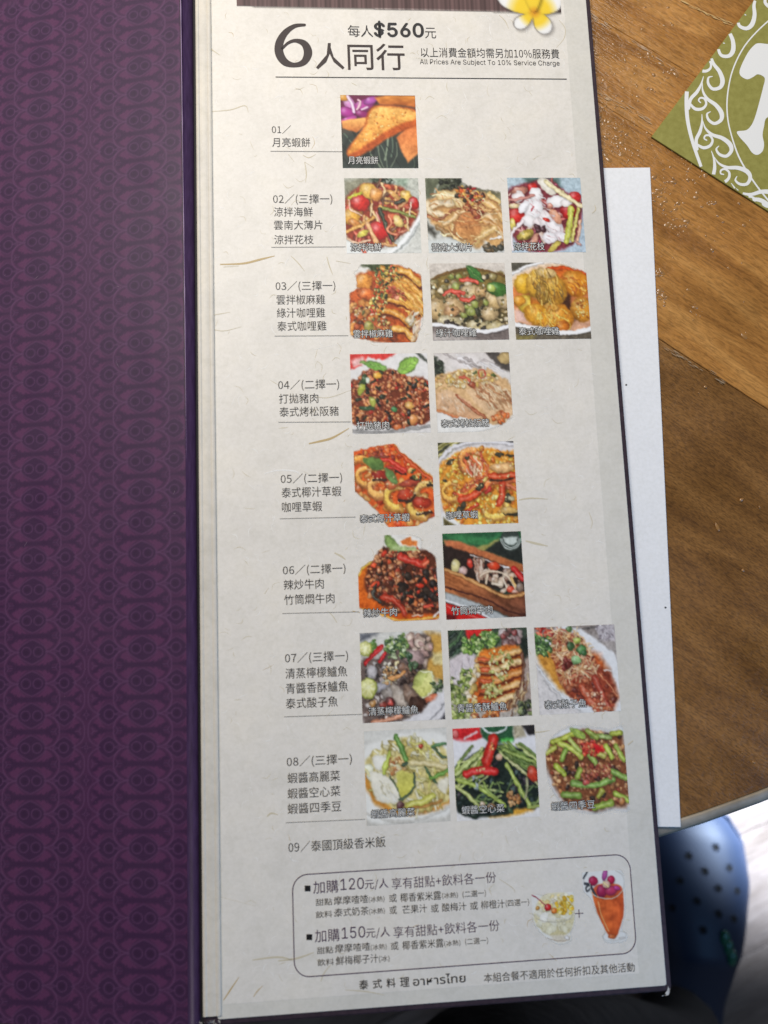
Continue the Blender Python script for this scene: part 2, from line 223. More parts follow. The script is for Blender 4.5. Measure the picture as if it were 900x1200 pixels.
def dish_crispy_chicken():
    p = Paint(seed=7); p.bg((226, 222, 214)); Fd = [(2, 38), (14, 30), (12, 14), (34, 8), (44, 2), (70, 2), (84, 8), (98, 16), (100, 56), (94, 76), (86, 100), (36, 98), (2, 88)]
    p.poly(smooth(Fd, 3, True), (176, 84, 40), 1.5); p.poly([(18, 0), (60, 0), (56, 10), (34, 10)], (56, 66, 40), 2)
    p.scatter([(0, 36), (30, 30), (46, 60), (60, 96), (0, 92)], 46, (4, 8), [(190, 104, 56), (216, 140, 72), (150, 74, 44), (224, 160, 96)], (.5, .9)); p.blob(22, 22, 12, 10, 0, (230, 148, 66)); p.blob(24, 38, 12, 8, 20, (214, 110, 54))
    for i, (x0, y0, x1, y1) in enumerate(((46, 6, 98, 40), (48, 16, 100, 54), (50, 24, 96, 60), (48, 44, 92, 62), (42, 58, 80, 78), (58, 82, 84, 96), (60, 6, 96, 26))):
        p.stroke([(x0, y0+3), ((x0+x1)/2+4, (y0+y1)/2-1), (x1, y1+3)], 7, (130, 60, 34), hl=0); p.stroke([(x0, y0), ((x0+x1)/2+4, (y0+y1)/2-4), (x1, y1)], 8, ((232, 164, 74), (224, 148, 62), (236, 170, 84))[i % 3], hl=.3)
    p.strands([(52, 10), (96, 22), (98, 62), (84, 70), (48, 40)], 70, (6, 18), (.8, 2), [(246, 196, 106), (206, 124, 50), (236, 168, 76)], (25, 50), hl=.2, drop=.15)
    p.scatter([(50, 30), (66, 32), (80, 44), (70, 48), (56, 42)], 30, (1.5, 3.5), [(214, 110, 84), (196, 90, 60), (230, 150, 120)]); p.blob(82, 72, 7, 8, 0, (214, 190, 140)); p.blob(88, 84, 5, 5, 0, (236, 214, 190))
    p.scatter([(38, 4), (66, 4), (72, 16), (56, 26), (50, 60), (36, 66), (26, 58), (34, 34)], 210, (.9, 2.8), [(70, 84, 46), (222, 190, 96), (206, 76, 44), (96, 110, 60), (236, 214, 140), (44, 54, 34), (226, 130, 60)]); p.scatter([(4, 52), (40, 54), (60, 84), (40, 90), (6, 78)], 80, (1, 2.4), [(230, 180, 110), (206, 80, 60), (120, 120, 70), (240, 206, 170), (90, 46, 30)])
    p.strands([(82, 64), (98, 62), (92, 98), (80, 98)], 22, (6, 14), (1, 2.4), [(222, 190, 150), (190, 150, 110), (240, 226, 206)], (90, 140))
    p.blob(26, 80, 6, 8, 0, (168, 160, 84)); p.keep([(2, 38), (14, 30), (10, 12), (20, 0), (70, 0), (84, 8), (98, 14), (100, 60), (97, 78), (86, 101), (40, 101), (2, 90)], .8); p.noise(.1, (1.5, 3)); return p
def dish_green_curry():
    p = Paint(seed=8); p.bg((206, 196, 184), (150, 140, 132)); S = [(0, 26), (14, 16), (34, 9), (60, 8), (84, 12), (100, 20), (100, 86), (0, 80)]
    p.poly(smooth(S, 4, True), (128, 108, 56), 1.5, c2=(96, 80, 56)); p.stroke([(0, 24), (16, 15), (40, 9), (64, 8), (100, 18)], 3, (112, 84, 46), hl=0)
    p.scatter([(0, 26), (30, 14), (80, 14), (100, 24), (100, 82), (0, 80)], 120, (2, 5.5), [(176, 150, 100), (206, 184, 140), (110, 96, 60), (70, 62, 48), (150, 136, 90), (222, 204, 170)], (.5, 1))
    for a in ((8, 60, 14, 14, 20, (196, 164, 116)), (30, 56, 14, 10, 30, (206, 170, 124)), (26, 62, 10, 8, 0, (196, 150, 106)), (54, 38, 14, 9, 10, (208, 180, 134)), (66, 38, 8, 7, 0, (196, 158, 110)), (84, 50, 12, 11, 40, (216, 182, 128)), (76, 66, 12, 9, 0, (204, 176, 132)), (96, 48, 10, 12, 0, (206, 180, 140)), (58, 82, 14, 9, 0, (214, 196, 150)), (84, 84, 14, 7, 0, (206, 188, 140)), (24, 76, 18, 8, 8, (206, 190, 150)), (60, 88, 9, 6, 0, (200, 180, 130))): p.blob(*a, hl=.25)
    p.scatter([(0, 30), (100, 30), (100, 84), (0, 80)], 130, (.8, 2.2), [(226, 206, 160), (90, 84, 50), (60, 54, 40), (240, 230, 200), (160, 140, 80)]); p.scatter([(40, 64), (62, 54), (66, 62), (62, 76), (44, 76)], 12, (2, 4), [(58, 58, 38)])
    for x, y, r in ((57, 54, 5), (50, 62, 6), (54, 64, 4.5), (34, 31, 5), (72, 52, 4), (42, 68, 4), (28, 18, 4), (38, 18, 4), (46, 58, 3.5)): p.blob(x, y, r, r, 0, (152, 160, 84), .3)
    for pts in (((18, 40), (28, 36), (36, 42)), ((40, 22), (52, 22), (62, 26)), ((40, 46), (50, 48), (56, 44)), ((30, 36), (44, 40))): p.stroke(pts, 5, (220, 84, 66))
    leaf(p, 49, 4, 70, 26, 13, (62, 104, 52)); p.blob(88, 34, 14, 9, 12, (76, 122, 56), .3); p.blob(80, 33, 6, 5, 12, (190, 206, 110), .4)
    p.scatter([(12, 76), (34, 74), (34, 82), (14, 82)], 8, (2, 4), [(44, 36, 32)]); p.scatter([(58, 78), (72, 82), (66, 88)], 5, (2, 4), [(50, 44, 34)])
    p.poly(smooth([(0, 78), (24, 80), (52, 86), (74, 88), (102, 80), (102, 102), (0, 102)], 4, True), (112, 102, 98), 1); p.poly([(0, 90), (40, 94), (60, 102), (0, 102)], (176, 168, 162), 5); p.stroke([(0, 79), (22, 81), (50, 87), (74, 89), (101, 82)], 4.6, (240, 238, 238), sh=.1); p.noise(.07, (1.5, 3)); return p
def dish_yellow_curry():
    p = Paint(seed=9); p.bg((226, 220, 212)); p.poly([(0, 0), (34, 0), (0, 12)], (84, 80, 70), 1); p.poly(smooth([(0, 20), (24, 8), (50, 2), (80, 6), (100, 14), (100, 30), (0, 34)], 4, True), (224, 190, 156), 2)
    p.stroke([(0, 15), (20, 6), (42, 0)], 3, (248, 246, 244)); S = [(0, 34), (20, 20), (44, 10), (74, 9), (100, 16), (100, 84), (72, 88), (40, 82), (0, 76)]; p.poly(smooth(S, 4, True), (208, 104, 40), 1.6, c2=(232, 170, 130))
    p.stroke([(46, 9), (70, 8), (98, 15)], 4, (206, 84, 34), hl=0); p.poly([(68, 72), (100, 66), (100, 84), (72, 88)], (232, 176, 146), 3); p.poly([(0, 60), (14, 62), (20, 78), (0, 76)], (228, 186, 170), 3); p.poly([(60, 46), (76, 40), (78, 76), (70, 84), (64, 60)], (74, 44, 30), 3)
    for a in ((16, 28, 14, 13, -20, (240, 180, 54)), (20, 56, 16, 13, 30, (232, 190, 70)), (8, 50, 8, 7, 0, (222, 150, 54)), (32, 50, 9, 12, 0, (224, 130, 44)), (84, 28, 20, 17, 20, (226, 142, 44)), (90, 62, 15, 17, 0, (206, 138, 50)), (34, 28, 16, 19, 20, (214, 160, 60)), (54, 36, 17, 21, -10, (206, 148, 56)), (40, 40, 10, 16, 0, (150, 116, 50)), (32, 68, 20, 14, 15, (228, 158, 50)), (60, 72, 18, 17, 20, (226, 146, 48)), (50, 58, 9, 5, 10, (236, 176, 90)), (62, 84, 9, 8, 0, (196, 112, 40)), (46, 14, 14, 6, 10, (226, 190, 130))): p.blob(*a, hl=.25, sh=.4)
    p.strands([(24, 14), (50, 12), (68, 30), (64, 52), (34, 54)], 70, (6, 14), (.9, 1.8), [(236, 196, 106), (170, 116, 40), (222, 170, 70), (130, 100, 50)], (60, 100), hl=.2, drop=.15); p.strands([(20, 60), (70, 60), (74, 84), (30, 80)], 60, (4, 10), (.9, 2), [(246, 206, 100), (200, 120, 36), (232, 166, 60)], (30, 120), hl=.3, drop=.15); p.strands([(68, 16), (98, 20), (98, 42), (76, 40)], 36, (5, 10), (.9, 2), [(240, 176, 80), (190, 100, 34)], (20, 80), drop=.15); p.scatter([(80, 50), (98, 50), (96, 72), (84, 72)], 30, (1, 2), [(248, 210, 130), (160, 90, 36)])
    p.poly(smooth([(0, 78), (30, 84), (56, 90), (78, 91), (102, 86), (102, 102), (0, 102)], 4, True), (98, 90, 78), 1.2); p.poly([(0, 94), (30, 92), (20, 102), (0, 102)], (120, 110, 70), 3); p.stroke([(0, 80), (26, 85), (54, 90), (80, 91), (101, 86)], 6, (242, 240, 238), sh=.12); p.cut([(44, -3), (103, -3), (103, 16), (80, 7), (60, 2)], 1.2); p.noise(.07, (1.5, 3)); return p
def dish_minced_pork():
    p = Paint(seed=10); p.bg((226, 222, 218), (214, 210, 206)); p.poly([(0, 0), (60, 0), (42, 9), (24, 4), (14, 16), (0, 20)], (206, 60, 56), 1.2); p.poly([(2, 8), (18, 4), (20, 14), (4, 16)], (232, 180, 176), 2); p.poly([(84, 0), (90, 0), (100, 10), (100, 14)], (70, 74, 66), 1.2)
    H = [(0, 36), (10, 34), (16, 24), (30, 18), (46, 20), (58, 22), (76, 30), (100, 36), (100, 84), (76, 90), (54, 94), (30, 88), (0, 86)]; p.poly(smooth(H, 3, True), (112, 54, 34), 1.4)
    p.scatter(H, 620, (1.3, 3), BRN+[(226, 150, 92), (196, 110, 70)], (.6, 1), hl=.35); p.scatter(H, 34, (2, 5), [(44, 50, 36), (60, 66, 44), (40, 34, 30)], (.3, .7)); p.scatter(H, 16, (1.6, 3.4), [(200, 50, 40), (190, 60, 44)])
    for a in ((34, 28, 6, 4, 0, (232, 170, 70)), (74, 66, 6, 4, 20, (230, 172, 96)), (14, 44, 4, 8, 30, (170, 176, 74)), (27, 60, 4, 7, -25, (180, 184, 90)), (54, 70, 4, 4, 0, (76, 130, 80)), (20, 68, 10, 3, 0, (64, 90, 60)), (18, 32, 4, 7, 20, (60, 84, 52)), (22, 33, 3, 4, 0, (210, 220, 200)), (78, 84, 5, 7, 10, (226, 150, 90)), (58, 92, 6, 4, 0, (206, 110, 60))): p.blob(*a)
    leaf(p, 48, 20, 13, 10, 11, (106, 146, 70)); leaf(p, 60, 24, 88, 7, 19, (126, 164, 76)); p.stroke([(0, 96), (40, 98), (100, 92)], 4, (150, 148, 146), hl=0, drop=0); p.noise(.07, (1.5, 3)); return p
def dish_pork_neck():
    p = Paint(seed=11); p.bg((210, 202, 196), (228, 226, 220)); p.poly([(20, 10), (46, 4), (70, 14), (60, 20), (30, 20)], (226, 218, 214), 3); p.strands([(16, 4), (70, 6), (90, 20), (50, 22)], 10, (10, 30), (2, 4), [(180, 170, 166), (238, 232, 230)], (10, 40), drop=0); p.poly([(68, 0), (86, 0), (100, 16), (100, 26), (84, 18)], (76, 70, 66), 1.4); p.blob(94, 8, 9, 8, 0, (198, 170, 120), 0); p.poly([(0, 4), (6, 10), (14, 14), (14, 26), (0, 32)], (48, 54, 44), 1.4); p.scatter([(0, 8), (12, 14), (12, 28), (0, 30)], 14, (1.5, 3), [(60, 70, 54), (34, 40, 34)])
    H = [(0, 32), (14, 26), (34, 22), (60, 20), (80, 26), (100, 44), (100, 78), (78, 92), (60, 86), (36, 82), (14, 76), (0, 70)]; p.poly(smooth(H, 3, True), (206, 166, 122), 1.4)
    p.scatter([(0, 30), (30, 22), (80, 26), (84, 40), (40, 44), (2, 50)], 90, (1.6, 4), [(226, 192, 136), (240, 216, 172), (206, 160, 104), (214, 176, 100)], hl=.3)
    p.poly([(2, 52), (14, 46), (30, 52), (46, 66), (64, 84), (36, 82), (2, 70)], (212, 176, 140), 1.2, c2=(196, 150, 116)); p.poly([(40, 48), (60, 44), (100, 56), (100, 78), (78, 88), (66, 80), (48, 60)], (216, 178, 140), 1.6)
    p.strands([(46, 46), (74, 40), (98, 50), (98, 66), (66, 70)], 80, (6, 16), (1, 2.4), [(170, 112, 76), (226, 190, 150), (196, 146, 104), (240, 210, 170)], (25, 60), hl=.2, drop=.25); p.strands([(4, 54), (30, 54), (50, 74), (10, 70)], 40, (4, 10), (.7, 1.4), [(196, 156, 122), (228, 196, 164)], (40, 80), drop=.1)
    p.stroke([(28, 54), (44, 68), (66, 84)], 4.5, (164, 92, 60)); p.stroke([(30, 54), (46, 67)], 2, (226, 170, 130)); p.stroke([(2, 72), (16, 77), (28, 81)], 3.4, (214, 120, 72)); p.stroke([(0, 72), (60, 88)], 1.5, (206, 140, 96), drop=0); p.scatter([(70, 78), (88, 76), (98, 80), (78, 92)], 26, (2, 4), [(206, 110, 60), (226, 150, 96), (190, 96, 56)])
    p.scatter([(20, 30), (70, 32), (60, 42), (20, 44)], 60, (1, 2), [(246, 228, 190), (200, 150, 96)]); p.stroke([(34, 32), (42, 32), (46, 38), (50, 44)], 3, (196, 84, 60)); p.stroke([(58, 22), (66, 22), (66, 30), (61, 32), (58, 24)], 1.5, (190, 60, 46)); p.blob(77, 29, 3.5, 2.6, 0, (70, 84, 40)); p.blob(53, 25, 3, 1.5, 0, (84, 96, 60)); p.blob(48, 40, 6, 4, 0, (150, 80, 56)); p.keep([(0, 0), (100, 0), (100, 82), (78, 95), (50, 100), (0, 100)], 1); p.noise(.06, (1.5, 3)); return p
def prawn(p, x, y, R, a0, a1, w, c):
    P = [(x+R*math.cos(math.radians(a0+(a1-a0)*i/6)), y+R*.8*math.sin(math.radians(a0+(a1-a0)*i/6))) for i in range(7)]
    p.stroke(P, w, [q*.8 for q in c], w*.45, hl=.3, sh=.45)
    for q in smooth(P, 3)[1:-3]: p.blob(q[0], q[1]-w*.18, w*.16, w*.3, 0, [min(255, v*1.22) for v in c], .4, .2, 0)
def dish_red_prawn():
    p = Paint(seed=12); p.bg((232, 228, 220)); H = [(0, 9), (30, 3), (52, 0), (58, 8), (76, 24), (100, 42), (100, 88), (84, 96), (68, 102), (42, 102), (30, 84), (14, 68), (0, 56)]
    p.poly(H, (206, 84, 34), 1.4, c2=(222, 104, 50)); p.scatter(H, 110, (2.5, 6), [(222, 110, 54), (232, 144, 72), (196, 70, 34), (214, 90, 50), (240, 170, 96)], (.4, 1), hl=.3, drop=.15)
    p.scatter([(0, 12), (46, 5), (56, 16), (50, 18), (0, 20)], 36, (2, 4), [(168, 70, 46), (214, 110, 60), (130, 50, 40)]); p.stroke([(2, 17), (20, 17), (44, 15)], 2.4, (116, 50, 34)); p.stroke([(54, 3), (78, 24), (100, 42)], 4, (236, 150, 70)); p.stroke([(54, 7), (76, 28), (100, 46)], 4, (200, 76, 34))
    for a in ((8, 30, 14, -120, 60, 11, (232, 140, 66)), (16, 40, 12, 90, 300, 10, (226, 150, 80)), (30, 54, 11, 60, 280, 12, (234, 156, 92)), (54, 66, 15, 80, 290, 12, (240, 170, 84)), (84, 76, 16, 80, 290, 12, (238, 170, 90)), (90, 60, 12, 180, 340, 10, (226, 170, 100))): prawn(p, *a)
    for a in ((32, 38, 10, 6, 5, (150, 46, 34)), (64, 62, 10, 7, -10, (190, 70, 44)), (84, 72, 12, 7, 5, (176, 60, 40)), (46, 50, 9, 5, 0, (206, 110, 70)), (70, 48, 13, 5, -12, (170, 76, 56))): p.blob(*a, hl=.2)
    for pts in (((24, 44), (40, 44)), ((56, 68), (68, 70), (76, 64)), ((78, 86), (96, 84)), ((52, 34), (64, 37)), ((72, 42), (78, 44)), ((92, 51), (99, 52))): p.stroke(pts, 3.2, (60, 44, 36), hl=0)
    p.stroke([(36, 20), (48, 22), (64, 32)], 6, (206, 56, 40)); p.stroke([(42, 28), (52, 30), (62, 35)], 4, (196, 50, 40)); p.poly(smooth([(12, 18), (32, 18), (38, 30), (26, 32), (18, 26)], 4, True), (112, 138, 74), 1, rim=.2, c2=(84, 112, 60)); p.poly(smooth([(38, 29), (46, 32), (56, 47), (50, 50), (42, 42)], 4, True), (110, 140, 84), 1, rim=.2)
    p.scatter([(70, 30), (98, 46), (98, 54), (74, 42)], 34, (1, 2.4), [(226, 160, 90), (90, 100, 56), (60, 60, 40), (240, 190, 110)]); p.scatter([(2, 20), (96, 54), (96, 90), (50, 96)], 60, (.6, 1.5), [(255, 220, 170), (250, 180, 110)], drop=0); p.keep(H, .9); p.noise(.07, (1.5, 3)); return p
def dish_curry_prawn():
    p = Paint(seed=13); p.bg((212, 206, 204)); p.poly([(0, 0), (36, 0), (0, 22)], (120, 116, 66), 1); p.strands([(0, 0), (30, 0), (0, 18)], 9, (20, 40), (1.5, 3), [(60, 62, 46), (206, 196, 130), (150, 146, 90)], (-35, -25), bend=.05); p.stroke([(0, 24), (14, 10), (36, 2), (60, 0), (100, 4)], 5, (222, 218, 220)); p.poly([(90, 0), (100, 0), (100, 3)], (60, 60, 60), 1)
    H = [(0, 34), (12, 20), (34, 10), (66, 8), (92, 14), (100, 18), (100, 102), (40, 102), (22, 96), (4, 82)]; p.poly(smooth(H, 3, True), (214, 140, 56), 1.4); p.scatter(H, 330, (1.6, 4), [(236, 184, 76), (246, 206, 96), (226, 150, 60), (206, 110, 46), (240, 170, 84), (250, 220, 130)], (.5, 1), hl=.35, drop=.3)
    for a in ((44, 24, 15, 100, 320, 12, (228, 140, 80)), (34, 54, 18, 20, 150, 9, (214, 80, 44)), (16, 60, 12, 60, 300, 9, (236, 160, 80)), (70, 80, 16, -20, 170, 11, (240, 176, 92)), (74, 62, 16, 200, 340, 12, (222, 120, 70)), (94, 58, 12, 180, 320, 9, (214, 110, 70))): prawn(p, *a)
    p.strands([(36, 20), (60, 18), (66, 34), (50, 44), (36, 40)], 40, (8, 16), (1.4, 3), [(246, 196, 160), (214, 100, 60), (236, 150, 100), (196, 84, 56)], (50, 110)); p.strands([(26, 60), (44, 44), (64, 38), (60, 44), (40, 60)], 40, (5, 10), (1.2, 2.4), [(196, 90, 50), (230, 140, 80), (160, 70, 44)], (-50, -20))
    p.stroke([(66, 43), (84, 42), (101, 42)], 8, (204, 76, 40)); p.stroke([(66, 48), (84, 48), (96, 46)], 3, (70, 46, 34), hl=0); p.blob(82, 32, 16, 6, 0, (240, 186, 130), .3); p.stroke([(26, 70), (42, 66), (56, 56)], 7, (204, 72, 40)); p.stroke([(82, 52), (80, 66), (76, 76)], 8, (196, 70, 40)); p.stroke([(88, 52), (100, 60)], 5, (214, 110, 70)); p.stroke([(32, 84), (48, 76)], 4.5, (196, 60, 36)); p.stroke([(60, 62), (66, 56)], 4, (190, 50, 40))
    for x, y, a, b, g in ((80, 17, 6, 3, 0), (16, 24, 6, 2.4, -30), (52, 55, 6, 4, -30), (24, 82, 6, 4, -40), (30, 76, 3, 4, 0), (88, 70, 5, 6, 0), (38, 19, 4, 2, -20), (94, 18, 7, 1.5, 5), (8, 46, 3, 2, 0), (92, 88, 12, 2.5, 5)): p.blob(x, y, a, b, g, (66, 62, 48), .1)
    p.blob(88, 84, 12, 4, 5, (222, 180, 110)); p.blob(92, 70, 4, 3, 10, (190, 180, 140)); p.poly([(0, 84), (12, 90), (24, 98), (34, 102), (0, 102)], (226, 224, 220), 1.5); p.poly([(3, 90), (20, 101), (3, 101)], (100, 90, 56), 1.2); p.scatter(H, 80, (.6, 1.4), [(255, 236, 170)], drop=0); p.noise(.08, (1.5, 3)); return p
def dish_spicy_beef():
    p = Paint(seed=14); p.bg((228, 224, 216)); O = [(0, 46), (8, 36), (22, 30), (30, 22), (100, 40), (100, 96), (76, 99), (50, 100), (34, 95), (18, 86), (0, 82)]; p.poly(smooth(O, 3, True), (206, 112, 40), 1.4, c2=(190, 84, 30)); p.stroke([(1, 46), (8, 37), (18, 31)], 3, (226, 180, 70), drop=0); p.stroke([(4, 84), (22, 88), (36, 95), (56, 99), (98, 96)], 3, (232, 160, 60), drop=0, hl=.3)
    H = [(8, 56), (14, 36), (24, 26), (30, 14), (44, 16), (58, 16), (76, 18), (98, 28), (102, 88), (70, 92), (52, 90), (34, 84), (14, 70)]; p.poly(smooth(H, 3, True), (84, 44, 30), 1.6)
    p.scatter(H, 430, (1.4, 3.4), [(150, 84, 56), (196, 130, 90), (110, 58, 40), (214, 150, 106), (174, 70, 48), (70, 44, 34), (206, 120, 70)], (.5, 1)); p.scatter([(50, 50), (100, 40), (100, 84), (60, 88)], 26, (2.5, 6), [(44, 36, 32), (56, 44, 36)], (.4, .8), hl=.15); p.scatter(H, 22, (2, 5), [(48, 44, 36), (190, 60, 40), (206, 80, 50)], (.4, .7))
    p.stroke([(54, 26), (66, 31), (82, 36)], 8, (202, 60, 44)); p.stroke([(30, 72), (42, 74), (54, 86), (56, 92)], 7, (176, 60, 38)); p.stroke([(82, 36), (88, 33)], 5, (206, 90, 60)); p.stroke([(82, 84), (92, 83)], 4, (200, 66, 44)); p.stroke([(22, 58), (18, 68), (26, 78)], 3.4, (54, 52, 44)); p.stroke([(92, 96), (99, 91)], 2.4, (248, 240, 236)); p.stroke([(66, 94), (78, 93)], 1.4, (246, 220, 200)); p.poly([(54, 9), (68, 4), (70, 8), (76, 9), (76, 15), (58, 13)], (206, 116, 60), 1)
    p.poly(smooth([(36, 1), (44, 2), (52, 12), (54, 18), (42, 19), (36, 10)], 4, True), (122, 148, 84), .9, rim=.3, c2=(150, 172, 110)); p.poly(smooth([(44, 15), (60, 14), (78, 18), (66, 20), (48, 20)], 4, True), (176, 196, 136), .9, rim=.15)
    p.keep([(0, 46), (8, 35), (20, 29), (26, 18), (34, 14), (35, -2), (50, -2), (80, 4), (82, 17), (98, 26), (101, 101), (40, 101), (14, 86), (0, 83)], .9); p.noise(.09, (1.5, 3)); return p
def dish_bamboo_beef():
    p = Paint(seed=15); p.bg((44, 90, 58), (34, 40, 36)); p.poly([(0, 0), (28, 2), (60, 8), (76, 2), (60, 18), (20, 12)], (58, 112, 70), 2); p.poly([(38, 18), (58, 14), (72, 8), (70, 12), (52, 22)], (146, 140, 84), 1.2); p.poly([(52, 22), (72, 10), (102, 14), (102, 40)], (38, 42, 38), 1.5)
    p.blob(86, 10, 12, 14, 0, (58, 66, 60), 0, 0, 0)
    for rr in (12.6, 10.6): p.stroke([(86+rr*math.cos(math.radians(a)), 9+rr*math.sin(math.radians(a))) for a in range(0, 181, 20)], 1.1, (206, 212, 206), hl=0, sh=.1, drop=0)
    p.poly([(77, 7), (95, 7), (94, 13), (90, 16), (82, 16), (78, 13)], (196, 204, 196), 1)
    p.poly([(0, 12), (30, 18), (102, 46), (102, 72), (60, 66), (0, 44)], (46, 34, 30), 1.5); p.poly([(2, 8), (22, 10), (60, 25), (102, 40), (102, 50), (60, 33), (22, 20), (4, 14)], (190, 112, 76), 1.2, c2=(160, 96, 56)); p.stroke([(34, 26), (60, 35), (100, 50)], 1.6, (210, 200, 196), drop=0)
    p.scatter([(40, 32), (60, 36), (98, 50), (98, 70), (84, 74), (40, 54)], 46, (2, 5), [(176, 140, 120), (206, 176, 150), (130, 90, 74), (222, 200, 176)]); p.blob(15, 38, 5.5, 8, 15, (226, 212, 150)); p.blob(24, 44, 6, 5, 0, (206, 170, 160)); p.blob(33, 36, 3.5, 6, -10, (190, 60, 44)); p.blob(63, 40, 8, 5, 5, (206, 70, 40)); p.stroke([(88, 44), (98, 56)], 7, (200, 44, 40)); p.stroke([(43, 58), (46, 50), (60, 46), (76, 50), (84, 58), (88, 68)], 2.6, (232, 206, 176)); p.stroke([(52, 60), (54, 50)], 3, (226, 200, 170)); p.stroke([(74, 54), (78, 68)], 3, (230, 210, 184)); p.stroke([(84, 54), (90, 66)], 3.2, (226, 180, 110)); p.blob(82, 68, 5, 4, 0, (210, 80, 54)); p.blob(88, 72, 5, 4, 0, (220, 170, 150)); p.stroke([(60, 60), (72, 62)], 3.4, (226, 206, 180)); p.blob(94, 66, 5, 6, 0, (130, 110, 96)); p.strands([(40, 36), (50, 36), (46, 52), (40, 52)], 10, (8, 14), (1.4, 2.4), [(216, 190, 170), (170, 130, 110)], (70, 100)); p.stroke([(76, 42), (82, 42)], 2, (250, 250, 250))
    F = [(0, 40), (20, 48), (46, 60), (76, 74), (102, 70), (102, 102), (84, 102), (56, 88), (0, 68)]; p.poly(F, (180, 112, 66), 1.2, c2=(84, 50, 38), ang=75); p.stroke([(2, 42), (24, 51), (48, 63), (76, 76), (100, 73)], 4, (206, 146, 88), hl=.2); p.noise(.1, (2, 5), F, 6, 25); p.stroke([(0, 62), (50, 78), (76, 92), (100, 98)], 2, (74, 40, 32), hl=0, drop=0)
    p.poly([(0, 68), (40, 82), (82, 102), (56, 102), (0, 78)], (170, 174, 174), 1.4); p.stroke([(0, 77), (40, 92), (58, 102)], 3, (226, 228, 228)); p.poly([(0, 80), (30, 90), (56, 102), (0, 102)], (190, 36, 32), 1); p.poly([(0, 92), (14, 96), (10, 102), (0, 102)], (96, 24, 26), 1.5); p.stroke([(2, 84), (20, 92), (46, 101)], 2, (226, 90, 80), drop=0); p.noise(.06, (1.5, 3)); return p
def lime(p, x, y, r, asp=1):
    p.blob(x, y, r, r*asp, 0, (160, 170, 80), .1, .2); p.blob(x-.6, y-.4, r*.86, r*.86*asp, 0, (214, 212, 140), .15, .12, 0)
    for k in range(8):
        a = math.radians(k*45+12); p.stroke([(x, y), (x+r*.72*math.cos(a), y+r*.72*asp*math.sin(a))], 1, (236, 234, 186), hl=0, sh=0, drop=0)
